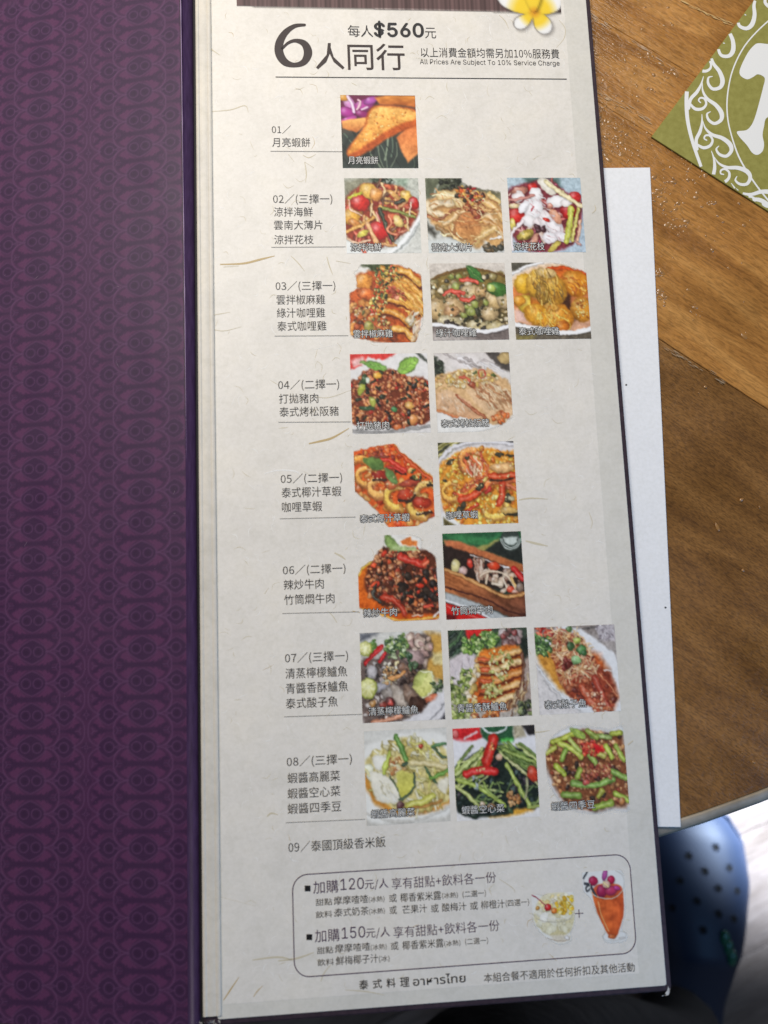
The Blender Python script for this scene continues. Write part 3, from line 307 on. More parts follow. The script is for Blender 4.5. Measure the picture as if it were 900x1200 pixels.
def dish_lemon_fish():
    p = Paint(seed=16); p.bg((206, 204, 196), (196, 188, 184)); p.poly([(0, 0), (24, 0), (6, 10), (0, 10)], (96, 98, 104), 3); p.poly([(80, 0), (102, 6), (102, 60), (76, 50)], (190, 146, 76), 4); p.poly([(84, 26), (102, 26), (102, 40), (90, 38)], (214, 196, 140), 2)
    H = [(0, 34), (16, 30), (34, 22), (60, 8), (84, 4), (88, 24), (80, 44), (86, 66), (76, 90), (40, 100), (2, 100)]; p.poly(smooth(H, 3, True), (104, 90, 84), 2)
    p.scatter([(56, 6), (84, 6), (86, 26), (76, 44), (60, 40), (50, 20)], 46, (2.5, 6), [(206, 176, 156), (180, 150, 136), (226, 200, 180), (196, 160, 150)]); p.scatter([(2, 36), (40, 34), (60, 50), (34, 56), (6, 50)], 50, (2, 5), [(90, 78, 72), (60, 54, 52), (150, 136, 130), (206, 200, 196)]); p.scatter([(36, 36), (70, 40), (74, 60), (46, 58)], 40, (2.5, 5), [(84, 64, 54), (60, 46, 42), (120, 92, 76)])
    p.scatter([(2, 66), (34, 60), (46, 96), (4, 98)], 70, (1.6, 4), [(206, 186, 176), (170, 146, 134), (120, 96, 86), (226, 214, 206), (80, 64, 60)])
    for a in ((36, 72, 8, 20, -35, (150, 140, 132)), (48, 76, 7, 22, -30, (184, 170, 156)), (60, 74, 7, 16, -30, (140, 116, 100)), (24, 60, 14, 5, -20, (170, 166, 170)), (64, 30, 14, 9, 20, (176, 150, 146)), (14, 44, 6, 8, 20, (196, 190, 190))): p.blob(*a, hl=.2)
    p.scatter([(30, 6), (54, 4), (60, 18), (50, 32), (32, 28)], 90, (1.2, 3.4), [(110, 140, 76), (150, 170, 100), (76, 104, 60), (190, 204, 160), (60, 84, 56)]); p.scatter([(10, 12), (22, 8), (24, 20), (12, 22)], 20, (1.5, 3), [(90, 130, 60), (150, 170, 90)]); p.scatter([(50, 18), (64, 26), (70, 44), (60, 44)], 20, (1.5, 3.4), [(60, 88, 60), (90, 116, 80)]); p.scatter([(28, 32), (46, 34), (44, 60), (26, 58)], 60, (1, 2.2), [(236, 214, 160), (214, 170, 110), (240, 232, 210), (190, 140, 90)])
    p.stroke([(26, 17), (14, 26), (6, 34)], 5, (190, 34, 36)); p.stroke([(31, 24), (24, 32)], 5, (200, 36, 40)); p.stroke([(34, 52), (44, 50), (52, 46)], 4, (220, 150, 90)); p.blob(34, 78, 6, 6, 0, (90, 44, 40)); p.blob(34, 79, 3.4, 3, 20, (206, 90, 80)); p.blob(13, 79, 4, 4, 0, (176, 130, 80)); p.blob(26, 82, 5, 4, 0, (150, 70, 60))
    lime(p, 7, 18, 9, .9); lime(p, 8, 62, 11, 1); p.blob(76, 58, 13, 14, 20, (190, 196, 110), .1); p.poly(smooth([(62, 62), (72, 60), (84, 48), (90, 58), (86, 70), (76, 75), (66, 70)], 4, True), (218, 216, 146), 1, c2=(190, 190, 106)); p.stroke([(72, 46), (84, 48), (88, 58), (84, 70), (74, 75)], 2.2, (232, 230, 180), drop=0)
    p.scatter([(86, 58), (98, 56), (98, 70), (88, 74)], 26, (1.5, 3.5), [(70, 90, 56), (48, 60, 44), (120, 136, 90)]); p.blob(84, 76, 8, 4, -20, (196, 110, 80)); p.blob(68, 82, 12, 8, 20, (74, 50, 40), .1); p.stroke([(12, 100), (30, 97), (46, 94)], 5, (206, 140, 110)); p.poly([(70, 90), (88, 76), (102, 66), (102, 102), (46, 102)], (218, 214, 214), 2); p.stroke([(78, 102), (92, 90), (102, 80)], 2, (150, 148, 150), drop=0); p.poly([(92, 100), (102, 90), (102, 102)], (70, 68, 72), 2); p.noise(.08, (1.5, 3)); return p
def dish_crispy_bass():
    p = Paint(seed=17); p.bg((60, 72, 58), (180, 170, 160)); p.strands([(0, 4), (26, 8), (18, 30), (0, 34)], 12, (14, 30), (2, 5), [(34, 44, 36), (76, 108, 66), (50, 70, 50)], (-60, -40)); p.poly([(22, 0), (56, 0), (54, 8), (26, 12)], (196, 44, 44), 1.5); p.poly([(0, 34), (18, 24), (50, 34), (42, 64), (10, 60), (0, 62)], (208, 196, 196), 2); p.strands([(2, 34), (36, 34), (30, 54), (2, 58)], 9, (20, 34), (1, 2), [(180, 166, 168), (228, 218, 218)], (60, 85), drop=0); p.poly([(88, 10), (102, 10), (102, 40), (90, 34)], (40, 46, 38), 3); p.poly([(90, 40), (102, 30), (102, 100), (84, 90)], (168, 150, 140), 3)
    p.scatter([(16, 12), (40, 6), (62, 4), (60, 20), (36, 30), (18, 26)], 110, (1.8, 4), [(120, 156, 70), (84, 120, 56), (160, 190, 100), (60, 84, 44), (190, 210, 140)]); p.scatter([(0, 56), (20, 46), (34, 42), (34, 60), (22, 80), (20, 100), (0, 100)], 150, (1.6, 3.8), [(150, 166, 84), (110, 128, 60), (186, 196, 120), (80, 96, 50), (206, 210, 150)])
    p.scatter([(62, 2), (90, 2), (90, 18), (72, 20)], 30, (2.5, 6), [(196, 176, 170), (160, 130, 126), (222, 206, 200), (130, 90, 84)]); p.blob(69, 10, 4, 4, 0, (150, 80, 74)); p.blob(84, 6, 4, 4, 0, (140, 70, 66))
    B = [(40, 26), (60, 22), (84, 20), (91, 28), (90, 54), (82, 74), (72, 92), (40, 92), (22, 84), (24, 70), (34, 46)]; p.poly(smooth(B, 3, True), (214, 120, 50), 1.5, c2=(196, 96, 44)); p.noise(.14, (2, 5, 9), B)
    for i, y in enumerate((32, 44, 56, 68, 80)):
        p.stroke([(36, y+6), (58, y+8), (76, y+2), (90, y-3)], 3.5, (130, 60, 36), hl=0); p.stroke([(36+i, y+2), (56, y+3), (72, y-2), (88, y-6)], 7, ((232, 176, 110), (240, 200, 140), (226, 150, 84))[i % 3]); p.stroke([(38, y+2), (50, y+3)], 5, (196, 84, 44))
    p.scatter([(48, 26), (70, 24), (82, 40), (74, 56), (64, 76), (44, 78), (50, 50)], 90, (1, 2.4), [(190, 190, 110), (226, 214, 150), (150, 156, 80), (240, 226, 180)]); p.scatter([(40, 62), (58, 62), (58, 76), (42, 78)], 30, (1.4, 3), [(214, 206, 140), (170, 166, 90)]); p.scatter([(22, 50), (38, 40), (34, 70), (28, 96), (20, 92)], 40, (2, 4.5), [(236, 206, 150), (226, 190, 110), (240, 222, 190)]); p.stroke([(92, 30), (92, 50), (84, 72), (76, 88)], 4, (110, 70, 50)); p.strands([(70, 84), (84, 70), (94, 54), (98, 80), (84, 98), (70, 98)], 30, (8, 18), (1, 2), [(176, 140, 100), (120, 84, 60), (214, 190, 150)], (100, 130)); p.scatter([(84, 84), (100, 82), (100, 100), (84, 100)], 30, (2, 4), [(60, 66, 46), (130, 140, 90), (40, 44, 36)]); p.scatter([(30, 92), (60, 92), (60, 100), (20, 100)], 20, (2, 4), [(206, 120, 60), (222, 170, 110), (150, 80, 50)]); p.noise(.08, (1.5, 3)); return p
def dish_sour_fish():
    p = Paint(seed=18); p.bg((140, 130, 124), (206, 204, 202)); p.poly([(76, 0), (100, 0), (100, 20), (80, 18)], (180, 172, 174), 2); p.scatter([(76, 0), (100, 0), (98, 18), (80, 16)], 50, (.8, 1.8), [(214, 208, 210), (140, 130, 134)], drop=0); p.stroke([(60, 4), (76, 2)], 2, (90, 84, 80)); p.poly(smooth([(48, 2), (64, 8), (84, 24), (100, 44), (102, 100), (60, 100), (30, 80), (0, 40), (0, 30), (30, 0)], 4, True), (224, 224, 224), 1.4); p.poly([(0, 44), (30, 84), (54, 102), (0, 102)], (210, 204, 200), 1.5); p.stroke([(0, 44), (26, 76), (50, 96)], 2.2, (236, 236, 236), drop=.3); p.stroke([(8, 60), (24, 82)], 1.6, (170, 166, 164), drop=0)
    p.poly([(2, 30), (24, 26), (28, 60), (40, 80), (26, 72), (4, 42)], (190, 132, 60), 3); p.poly([(60, 26), (78, 34), (90, 54), (98, 84), (90, 98), (60, 90), (66, 50)], (176, 90, 46), 4); p.poly([(76, 50), (92, 56), (96, 84), (84, 78)], (120, 56, 38), 3)
    p.scatter([(0, 8), (18, 10), (24, 22), (16, 34), (2, 32)], 100, (1.2, 2.8), [(100, 140, 70), (70, 104, 54), (150, 180, 110), (50, 76, 44)]); p.scatter([(0, 0), (24, 2), (24, 12), (4, 8)], 30, (1.5, 3), [(206, 70, 50), (222, 120, 90), (176, 50, 44)]); p.blob(44, 4, 4, 4, 0, (90, 120, 70))
    H = [(24, 6), (40, 8), (58, 14), (66, 30), (76, 46), (84, 60), (94, 84), (88, 98), (72, 96), (56, 90), (40, 82), (30, 66), (22, 40)]; p.poly(smooth(H, 3, True), (140, 66, 44), 1.6); p.scatter(H, 150, (1.6, 4), [(176, 90, 60), (130, 56, 40), (206, 130, 90), (96, 44, 36), (190, 110, 74)]); p.strands([(24, 4), (56, 10), (70, 36), (74, 56), (50, 60), (30, 62), (24, 30)], 190, (8, 18), (.9, 1.9), [(226, 176, 120), (240, 206, 160), (206, 140, 90), (190, 110, 80), (236, 190, 150)], (0, 180), hl=.25, drop=.4)
    p.stroke([(54, 70), (62, 84), (70, 96)], 9, (176, 84, 56)); p.stroke([(70, 60), (78, 80), (86, 96)], 8, (160, 66, 46)); p.scatter([(58, 76), (76, 76), (88, 98), (66, 98)], 46, (1, 2.2), [(226, 160, 120), (190, 96, 66), (240, 190, 160)]); p.stroke([(76, 56), (86, 68), (96, 82)], 1.8, (206, 130, 90)); p.stroke([(84, 52), (92, 54)], 2, (238, 220, 210)); p.scatter([(30, 40), (44, 40), (42, 50), (32, 50)], 8, (2, 5), [(120, 50, 40), (140, 60, 50)])
    for a in ((44, 24, 5, 5, (66, 96, 56)), (57, 28, 6, 6, (84, 128, 72)), (49, 40, 6, 5, (150, 190, 130)), (52, 17, 4, 4, (170, 180, 90)), (60, 32, 3.5, 3.5, (60, 100, 56))): p.blob(a[0], a[1], a[2], a[3], 0, a[4], .3)
    p.scatter([(68, 94), (88, 94), (90, 100), (68, 100)], 16, (1.4, 2.8), [(236, 200, 170), (206, 120, 80)]); p.noise(.09, (1.5, 3)); return p
def dish_cabbage():
    p = Paint(seed=19); p.bg((206, 204, 196), (196, 192, 182)); p.poly(smooth([(-2, 24), (30, 8), (60, 4), (102, 14), (102, 84), (80, 96), (40, 98), (-2, 90)], 4, True), (230, 228, 220), 2); p.stroke([(0, 86), (30, 96), (64, 96), (100, 84)], 2.4, (214, 210, 200), drop=.2, hl=0)
    p.poly(smooth([(0, 42), (4, 38), (14, 66), (40, 84), (70, 86), (98, 76), (98, 82), (70, 90), (38, 90), (12, 78), (0, 58)], 4, True), (190, 130, 60), 2)
    H = [(2, 30), (18, 22), (34, 14), (56, 8), (78, 18), (98, 24), (100, 74), (84, 82), (56, 86), (36, 84), (16, 72), (2, 46)]; p.poly(smooth(H, 3, True), (206, 190, 130), 1.6); p.scatter(H, 90, (3, 7), [(232, 222, 178), (214, 198, 136), (226, 206, 130), (190, 170, 100), (240, 234, 206)], (.4, .9), hl=.25, drop=.3); p.strands(H, 80, (8, 20), (1.4, 3.4), [(226, 214, 150), (206, 196, 106), (238, 230, 190), (186, 166, 90)], (0, 90), hl=.3)
    for pts, c in ((((6, 46), (16, 44), (36, 56), (42, 74), (30, 78), (14, 74)), (238, 232, 212)), (((10, 28), (24, 28), (28, 36), (14, 42)), (244, 240, 226)), (((84, 60), (98, 54), (98, 64), (94, 70)), (238, 230, 206))): p.poly(smooth(pts, 4, True), c, 1.2, rim=.12)
    p.strands([(10, 50), (34, 60), (36, 74), (18, 72)], 18, (5, 12), (.8, 1.4), [(214, 204, 170), (250, 246, 230)], (30, 70), drop=.1); p.scatter([(28, 30), (46, 30), (48, 44), (30, 48)], 40, (1.2, 2.8), [(220, 180, 120), (240, 216, 170), (160, 100, 60), (190, 140, 90)]); p.blob(68, 20, 2.4, 2.4, 0, (176, 60, 40))
    p.stroke([(39, 8), (44, 18), (50, 32)], 6, (98, 140, 66)); p.stroke([(22, 46), (27, 32), (30, 24)], 4.4, (176, 190, 80)); p.stroke([(30, 50), (38, 62), (42, 72)], 2.6, (76, 88, 56)); p.poly(smooth([(38, 46), (56, 48), (58, 58), (52, 70), (42, 72)], 4, True), (206, 200, 110), 1, c2=(186, 180, 84)); p.stroke([(58, 48), (58, 60), (50, 70), (40, 74)], 2.8, (60, 76, 56)); p.stroke([(72, 42), (76, 50), (84, 58)], 2.8, (70, 96, 62)); p.stroke([(78, 54), (90, 50), (99, 46)], 4.5, (110, 156, 66)); p.stroke([(82, 20), (98, 18)], 3, (76, 116, 72)); p.stroke([(84, 22), (92, 30), (97, 32)], 3, (60, 80, 56)); p.stroke([(46, 38), (50, 36)], 4, (48, 66, 48))
    p.stroke([(50, 80), (66, 78), (80, 72)], 7, (200, 196, 96)); p.stroke([(56, 36), (76, 38), (96, 42)], 6, (226, 208, 150)); p.stroke([(46, 84), (70, 82), (90, 78)], 3, (160, 110, 50)); p.blob(41, 80, 4, 4, 0, (96, 60, 60)); p.noise(.05, (1.5, 3)); p.noise(.05, (6, 14), H); return p
def dish_water_spinach():
    p = Paint(seed=20); p.bg((222, 220, 222), (226, 222, 218)); p.poly([(0, 0), (34, 0), (36, 12), (14, 16), (0, 12)], (196, 44, 46), 1.2); p.stroke([(14, 12), (30, 5)], 2.6, (232, 190, 190), drop=0); p.blob(4, 6, 4, 4, 0, (226, 120, 116), .2); p.poly([(34, 0), (74, 0), (74, 20), (50, 20), (36, 12)], (44, 82, 54), 1.2); p.stroke([(36, 0), (46, 7), (62, 5), (66, 0)], 2.4, (206, 214, 210), drop=0); p.poly([(58, 14), (72, 14), (72, 19), (58, 18)], (90, 180, 80), 1.4); p.poly([(74, 0), (86, 0), (88, 12), (74, 16)], (170, 160, 136), 1.4); p.poly([(84, 0), (101, 0), (101, 12), (92, 12)], (44, 40, 40), 1.4); p.poly([(0, 12), (50, 20), (100, 14), (100, 22), (0, 30)], (226, 224, 226), 3)
    p.poly([(30, 90), (70, 88), (98, 86), (90, 94), (60, 98), (40, 98)], (206, 150, 60), 2); H = [(0, 44), (12, 36), (30, 26), (50, 20), (76, 24), (96, 34), (102, 86), (72, 90), (60, 96), (14, 96), (0, 84)]; p.poly(smooth(H, 3, True), (34, 42, 36), 1.4)
    p.scatter(H, 90, (2, 6), [(40, 52, 42), (28, 36, 32), (60, 76, 54), (70, 84, 80), (50, 44, 48)], (.3, .7), hl=.25); p.strands([(0, 32), (36, 26), (40, 50), (30, 60), (0, 58)], 34, (14, 32), (2, 4), [(150, 166, 76), (176, 190, 110), (110, 130, 64), (196, 200, 130)], (-55, -20)); p.strands([(54, 22), (98, 30), (100, 50), (60, 34)], 26, (16, 34), (2, 3.6), [(136, 154, 80), (100, 122, 60), (170, 180, 110)], (20, 45)); p.strands([(2, 60), (60, 62), (98, 60), (98, 84), (20, 84)], 22, (10, 22), (1.4, 3), [(110, 130, 70), (80, 100, 60), (150, 160, 100)], (0, 180))
    for pts, w, c in ((((4, 56), (30, 66), (58, 86)), 5, (160, 178, 84)), (((0, 62), (16, 74), (28, 88)), 4.4, (176, 184, 110)), (((63, 42), (74, 62), (88, 88)), 5, (164, 180, 90)), (((66, 38), (84, 52), (100, 66)), 3.4, (176, 176, 120)), (((34, 60), (40, 70), (50, 78)), 3, (140, 160, 80)), (((86, 58), (86, 70), (82, 80)), 2.8, (150, 150, 110)), (((60, 26), (80, 34), (98, 42)), 4, (140, 160, 80)), (((2, 50), (16, 40), (30, 30)), 4, (186, 198, 120)), (((86, 90), (100, 88)), 3, (150, 164, 80))): p.stroke(pts, w, c)
    p.stroke([(49, 14), (46, 22), (39, 38)], 13, (196, 48, 36)); p.scatter([(46, 16), (52, 18), (48, 28), (44, 28)], 12, (1, 2), [(232, 170, 110), (110, 40, 34), (240, 130, 70)]); p.stroke([(14, 50), (30, 47), (49, 49)], 8.5, (200, 44, 40), 9); p.scatter([(26, 46), (38, 44), (34, 49)], 8, (.8, 1.6), [(240, 190, 140)]); p.blob(94, 54, 7, 9, -20, (200, 70, 46)); p.blob(55, 34, 4, 4, 0, (222, 180, 150)); p.scatter([(62, 72), (76, 72), (76, 88), (64, 88)], 34, (1.4, 3), [(176, 120, 70), (206, 160, 110), (130, 84, 54)]); p.blob(32, 84, 4, 4, 0, (206, 180, 150)); p.blob(42, 86, 5, 3, 0, (150, 120, 90)); p.scatter([(22, 54), (30, 52), (34, 66), (24, 70)], 10, (1, 2.4), [(190, 200, 206), (150, 164, 160)]); p.noise(.08, (1.5, 3)); return p
def dish_green_beans():
    p = Paint(seed=21); p.bg((222, 222, 220)); H = [(0, 36), (10, 18), (34, 10), (50, 6), (80, 12), (98, 16), (100, 88), (78, 92), (56, 96), (26, 88), (14, 76), (6, 60), (0, 44)]; p.poly(smooth(H, 3, True), (120, 74, 46), 3)
    p.scatter(H, 330, (1.3, 3.2), [(176, 118, 74), (206, 150, 100), (130, 80, 52), (222, 170, 120), (150, 76, 52)], (.6, 1)); p.scatter(H, 26, (2, 4), [(60, 46, 36), (80, 50, 40)])
    for pts, w, c in ((((12, 18), (28, 14), (40, 10)), 6, (176, 184, 66)), (((20, 20), (34, 26), (46, 36)), 6.5, (186, 196, 86)), (((34, 16), (40, 24), (46, 30)), 5.5, (176, 190, 96)), (((28, 28), (22, 38)), 6.5, (130, 160, 66)), (((14, 44), (24, 54)), 6.5, (170, 186, 70)), (((56, 34), (64, 44)), 6, (150, 176, 84)), (((62, 32), (74, 36)), 6.5, (190, 186, 96)), (((78, 26), (84, 38)), 6.5, (176, 192, 80)), (((90, 26), (99, 42)), 6, (160, 180, 76)), (((44, 50), (40, 58)), 7, (150, 170, 70)), (((33, 64), (60, 68), (84, 62)), 7, (126, 160, 76)), (((22, 76), (40, 78)), 7.5, (120, 146, 66)), (((84, 54), (100, 62)), 7, (130, 160, 76)), (((58, 92), (80, 88)), 7.5, (140, 162, 66)), (((86, 78), (100, 86)), 6.5, (156, 178, 70)), (((64, 80), (70, 74)), 6, (160, 160, 66)), (((86, 12), (98, 12)), 6, (170, 180, 70)), (((62, 14), (84, 16)), 5.5, (150, 170, 96)), (((56, 8), (68, 16)), 5.5, (140, 156, 70)), (((4, 30), (14, 24)), 6, (176, 180, 80))): p.stroke([(x-2, y) for x, y in pts], w, c, hl=.25)
    leaf(p, 52, 16, 33, 4, 9, (140, 160, 76)); p.scatter([(46, 20), (66, 20), (74, 30), (62, 36), (48, 34)], 70, (1.2, 2.6), [(206, 60, 44), (222, 90, 60), (180, 36, 36), (230, 140, 90)]); p.poly([(62, 22), (70, 26), (72, 32), (62, 32)], (190, 34, 36), 1.4); p.scatter([(44, 44), (80, 46), (80, 60), (44, 62)], 60, (1.4, 3.2), [(170, 96, 66), (206, 140, 96), (140, 66, 50)]); p.blob(91, 87, 4.5, 4, 0, (190, 130, 80)); p.blob(48, 64, 5, 3, 0, (190, 90, 80))
    p.keep(smooth([(-1, 36), (4, 26), (10, 14), (32, 2), (60, 4), (80, 8), (101, 10), (101, 92), (78, 95), (56, 99), (30, 93), (12, 80), (2, 60)], 3, True), 1.6); p.noise(.09, (1.5, 3)); return p
def drink_dessert():
    p = Paint(seed=22); p.bg((224, 222, 214)); p.poly(smooth([(4, 40), (20, 10), (50, -2), (86, 4), (99, 20), (99, 44), (94, 62), (84, 76), (60, 84), (30, 76), (10, 58)], 4, True), (222, 214, 182), 2, c2=(196, 184, 140)); p.scatter([(8, 44), (50, 50), (94, 44), (80, 72), (30, 72)], 24, (6, 12), [(226, 220, 190), (214, 206, 172), (230, 226, 202)], hl=.06, drop=.04, sh=.12, var=.04)
    p.scatter([(20, 16), (60, 2), (90, 8), (60, 24), (24, 30)], 24, (4, 8), [(226, 206, 150), (236, 226, 200), (220, 200, 140)], drop=.08, hl=.1, sh=.2); p.scatter([(50, 24), (70, 12), (99, 6), (99, 44), (70, 44), (54, 36)], 46, (3, 6), [(232, 190, 60), (244, 214, 96), (222, 172, 56), (250, 230, 150)], (.5, 1), drop=.12, hl=.2, sh=.3); p.scatter([(8, 30), (40, 36), (50, 50), (14, 46)], 16, (6, 10), [(230, 224, 200), (240, 236, 222)], drop=.05, hl=.08, sh=.14, var=.04); p.blob(14, 27, 5, 4, 0, (206, 150, 80), .2)
    p.blob(38, 27, 8, 7, 0, (196, 44, 44), .5); p.blob(52, 34, 7, 6, 0, (226, 130, 60)); p.stroke([(3, 2), (14, 8), (32, 23)], 2, (150, 50, 66)); p.stroke([(0, 36), (16, 50), (50, 56), (84, 52), (99, 40)], 1.5, (190, 182, 160), drop=0); p.stroke([(8, 34), (30, 46), (70, 50), (96, 42)], 1.2, (240, 238, 232), drop=0)
    p.poly([(40, 80), (66, 80), (86, 84), (84, 92), (60, 95), (46, 90)], (206, 196, 176), 2); p.blob(78, 87, 6, 3.5, 20, (236, 232, 226)); p.stroke([(30, 84), (60, 92), (84, 90)], 1.2, (160, 140, 120), drop=0); p.keep(smooth([(0, -3), (6, -2), (30, 4), (50, -4), (99, -2), (99, 50), (96, 64), (86, 78), (88, 92), (60, 98), (36, 88), (10, 66), (0, 40)], 3, True), 1.5); p.noise(.05, (1.5, 3)); return p
def drink_juice():
    p = Paint(150, 210, seed=23); p.bg((222, 222, 218)); G = smooth([(22, 34), (40, 44), (70, 46), (90, 36), (94, 46), (92, 80), (82, 104), (72, 122), (60, 126), (50, 116), (36, 92), (26, 64)], 4, True); p.poly(G, (206, 104, 50), 1.2, c2=(190, 84, 40), ang=0); p.noise(.08, (5, 12), G)
    p.stroke([(34, 56), (40, 84), (54, 112)], 3, (232, 150, 90), drop=0, hl=.2); p.poly(smooth([(24, 36), (34, 26), (60, 24), (84, 28), (92, 36), (80, 46), (56, 48), (34, 44)], 4, True), (200, 92, 56), 1.2)
    for a in ((26, 18, 11, 9, 0, (168, 40, 76)), (54, 8, 6, 12, 20, (176, 90, 150)), (68, 18, 9, 8, 0, (170, 36, 70)), (44, 38, 12, 12, 0, (156, 40, 80)), (66, 38, 15, 9, -5, (180, 60, 96)), (80, 34, 8, 4, 20, (190, 70, 140))): p.blob(*a, hl=.2)
    p.blob(56, 26, 9, 7, 0, (232, 190, 170)); p.stroke([(50, 22), (60, 30)], 4, (240, 214, 150)); p.stroke([(4, 12), (14, 0)], 3.4, (50, 52, 56)); p.stroke([(6, 22), (18, 26), (24, 36), (30, 46)], 5, (44, 46, 50)); p.stroke([(16, 24), (8, 30), (10, 36), (18, 32)], 3.4, (50, 52, 56)); p.stroke([(4, 14), (4, 20)], 1.6, (190, 180, 176))
    for e, c in ((1.8, (176, 170, 150)), (1., (236, 236, 230))):
        p.stroke([(18, 22), (20, 40), (40, 50), (70, 52), (92, 40), (98, 24), (94, 10), (80, 2)], e, c, drop=0, hl=0)
    p.stroke([(48, 112), (40, 120), (46, 128), (70, 130), (90, 126), (92, 116), (80, 114)], 1.4, (190, 186, 176), drop=0); p.blob(60, 122, 9, 4, 0, (206, 110, 60), .3); p.blob(84, 126, 9, 2.4, 0, (200, 196, 190), 0, .2, 0)
    p.keep(smooth([(2, -2), (20, -4), (54, -6), (86, -2), (100, 14), (99, 40), (96, 80), (84, 108), (96, 120), (90, 132), (50, 133), (38, 122), (46, 110), (28, 76), (16, 48), (1, 34)], 3, True), 1.2); return p
# ------------------------------------------------------------------ materials
def lin(c):
    c = np.asarray(c, float)/255.; return np.where(c <= .04045, c/12.92, ((c+.055)/1.055)**2.4)
def mat(name, col=None, rough=.5, spec=.5, **k):
    m = bpy.data.materials.new(name); m.use_nodes = True; b = m.node_tree.nodes['Principled BSDF']
    if col is not None: b.inputs['Base Color'].default_value = (*col, 1)
    b.inputs['Roughness'].default_value = rough; b.inputs['Specular IOR Level'].default_value = spec
    for a, v in k.items(): b.inputs[a.replace('_', ' ')].default_value = v
    return m
class N:                                                         # tiny node helper
    def __init__(s, m): s.t = m.node_tree; s.b = s.t.nodes['Principled BSDF']
    def n(s, typ, **k):
        x = s.t.nodes.new('ShaderNode'+typ)
        for a, v in k.items():
            if a.startswith('i_'): x.inputs[a[2:].replace('_', ' ')].default_value = v
            else: setattr(x, a, v)
        return x
    def l(s, a, b): s.t.links.new(a, b)
    def coords(s, scale=(1, 1, 1), rot=0., kind='Object'):
        c = s.n('TexCoord'); m = s.n('Mapping'); m.inputs['Scale'].default_value = scale; m.inputs['Rotation'].default_value = (0, 0, rot); s.l(c.outputs[kind], m.inputs[0]); return m.outputs[0]
    def noise(s, co, scale, detail=4, rough=.55, dist=0.):
        x = s.n('TexNoise'); x.inputs['Scale'].default_value = scale; x.inputs['Detail'].default_value = detail; x.inputs['Roughness'].default_value = rough; x.inputs['Distortion'].default_value = dist; s.l(co, x.inputs['Vector']); return x.outputs['Fac']
    def ramp(s, f, stops):
        x = s.n('ValToRGB'); e = x.color_ramp.elements
        while len(e) < len(stops): e.new(.5)
        for q, (p, c) in zip(e, stops): q.position = p; q.color = (*c, 1) if len(c) == 3 else c
        s.l(f, x.inputs[0]); return x.outputs[0]
    def mul(s, a, b, fac=1., mode='MULTIPLY'):
        x = s.n('MixRGB', blend_type=mode); x.inputs[0].default_value = fac; s.l(a, x.inputs[1]); s.l(b, x.inputs[2]); return x.outputs[0]
    def bump(s, h, strength, dist):
        x = s.n('Bump'); x.inputs['Strength'].default_value = strength; x.inputs['Distance'].default_value = dist; s.l(h, x.inputs['Height']); s.l(x.outputs[0], s.b.inputs['Normal']); return x
def paper_mat(name, base, var=.06, rough=.42):
    m = mat(name, base, rough, .35); n = N(m); co = n.coords()
    a = n.noise(co, 55, 6, .6); b = n.noise(n.coords((1, 1, 1)), 900, 3, .7)
    c1 = n.ramp(a, [(.32, [q*(1-var) for q in base]), (.5, base), (.68, [min(1, base[0]*(1+var*.5)), min(1, base[1]*(1+var*.35)), base[2]])])
    c2 = n.ramp(b, [(.3, (.93, .93, .92)), (.62, (1, 1, 1))]); c3 = n.ramp(n.noise(n.coords((1, 1, 1)), 260, 5, .65, .8), [(.34, (1-var*.9, 1-var*.9, 1-var*1.1)), (.56, (1, 1, 1))]); n.l(n.mul(n.mul(c1, c2), c3), n.b.inputs['Base Color'])
    n.bump(n.noise(co, 420, 4), .18, .0002); return m
PAPER = tuple(lin((224, 219, 210))); 
M_page = paper_mat('mulberry_paper_print', (.80, .752, .682), .06); M_margin = paper_mat('page_margin_under_film', (.715, .68, .61), .05, .42)
M_hinge = paper_mat('hinge_paper', (.70, .65, .57), .08); M_card = paper_mat('white_card', (.86, .86, .87), .015, .6)
M_fibre = mat('printed_fibre', (.53, .39, .19), .5, .3); M_fibre2 = mat('pale_printed_fibre', (.61, .54, .39), .5, .3); M_fibre3 = mat('white_fibre', (.86, .84, .80), .5, .3)
M_ink = mat('black_ink', tuple(lin((42, 40, 42))), .5, .3); M_inkp = mat('aubergine_ink', tuple(lin((62, 36, 70))), .5, .3); M_cap = mat('caption_black', tuple(lin((30, 28, 28))), .5, .3); M_capw = mat('caption_white', tuple(lin((226, 224, 218))), .5, .3); M_line = mat('grey_rule_ink', tuple(lin((128, 126, 122))), .5, .3); M_head = mat('brown_heading_ink', tuple(lin((56, 44, 42))), .5, .3)
def print_mat(name, rough=.45, spec=.2, alpha=True, bump=0):
    m = mat(name, (1, 1, 1), rough, spec); n = N(m); a = n.n('Attribute', attribute_name='print'); n.l(a.outputs['Color'], n.b.inputs['Base Color'])
    if alpha: n.l(a.outputs['Alpha'], n.b.inputs['Alpha'])
    else:                                                        # handled paper: uneven sheen
        r = n.n('MapRange'); r.inputs[1].default_value = .3; r.inputs[2].default_value = .7; r.inputs[3].default_value = rough*.82; r.inputs[4].default_value = rough*1.25; n.l(n.noise(n.coords((1, .6, 1)), 38, 5, .65, 1.2), r.inputs[0]); n.l(r.outputs[0], n.b.inputs['Roughness']); n.bump(n.noise(n.coords(), 1500, 2), .12, .0001)
    return m
M_print = print_mat('printed_picture')

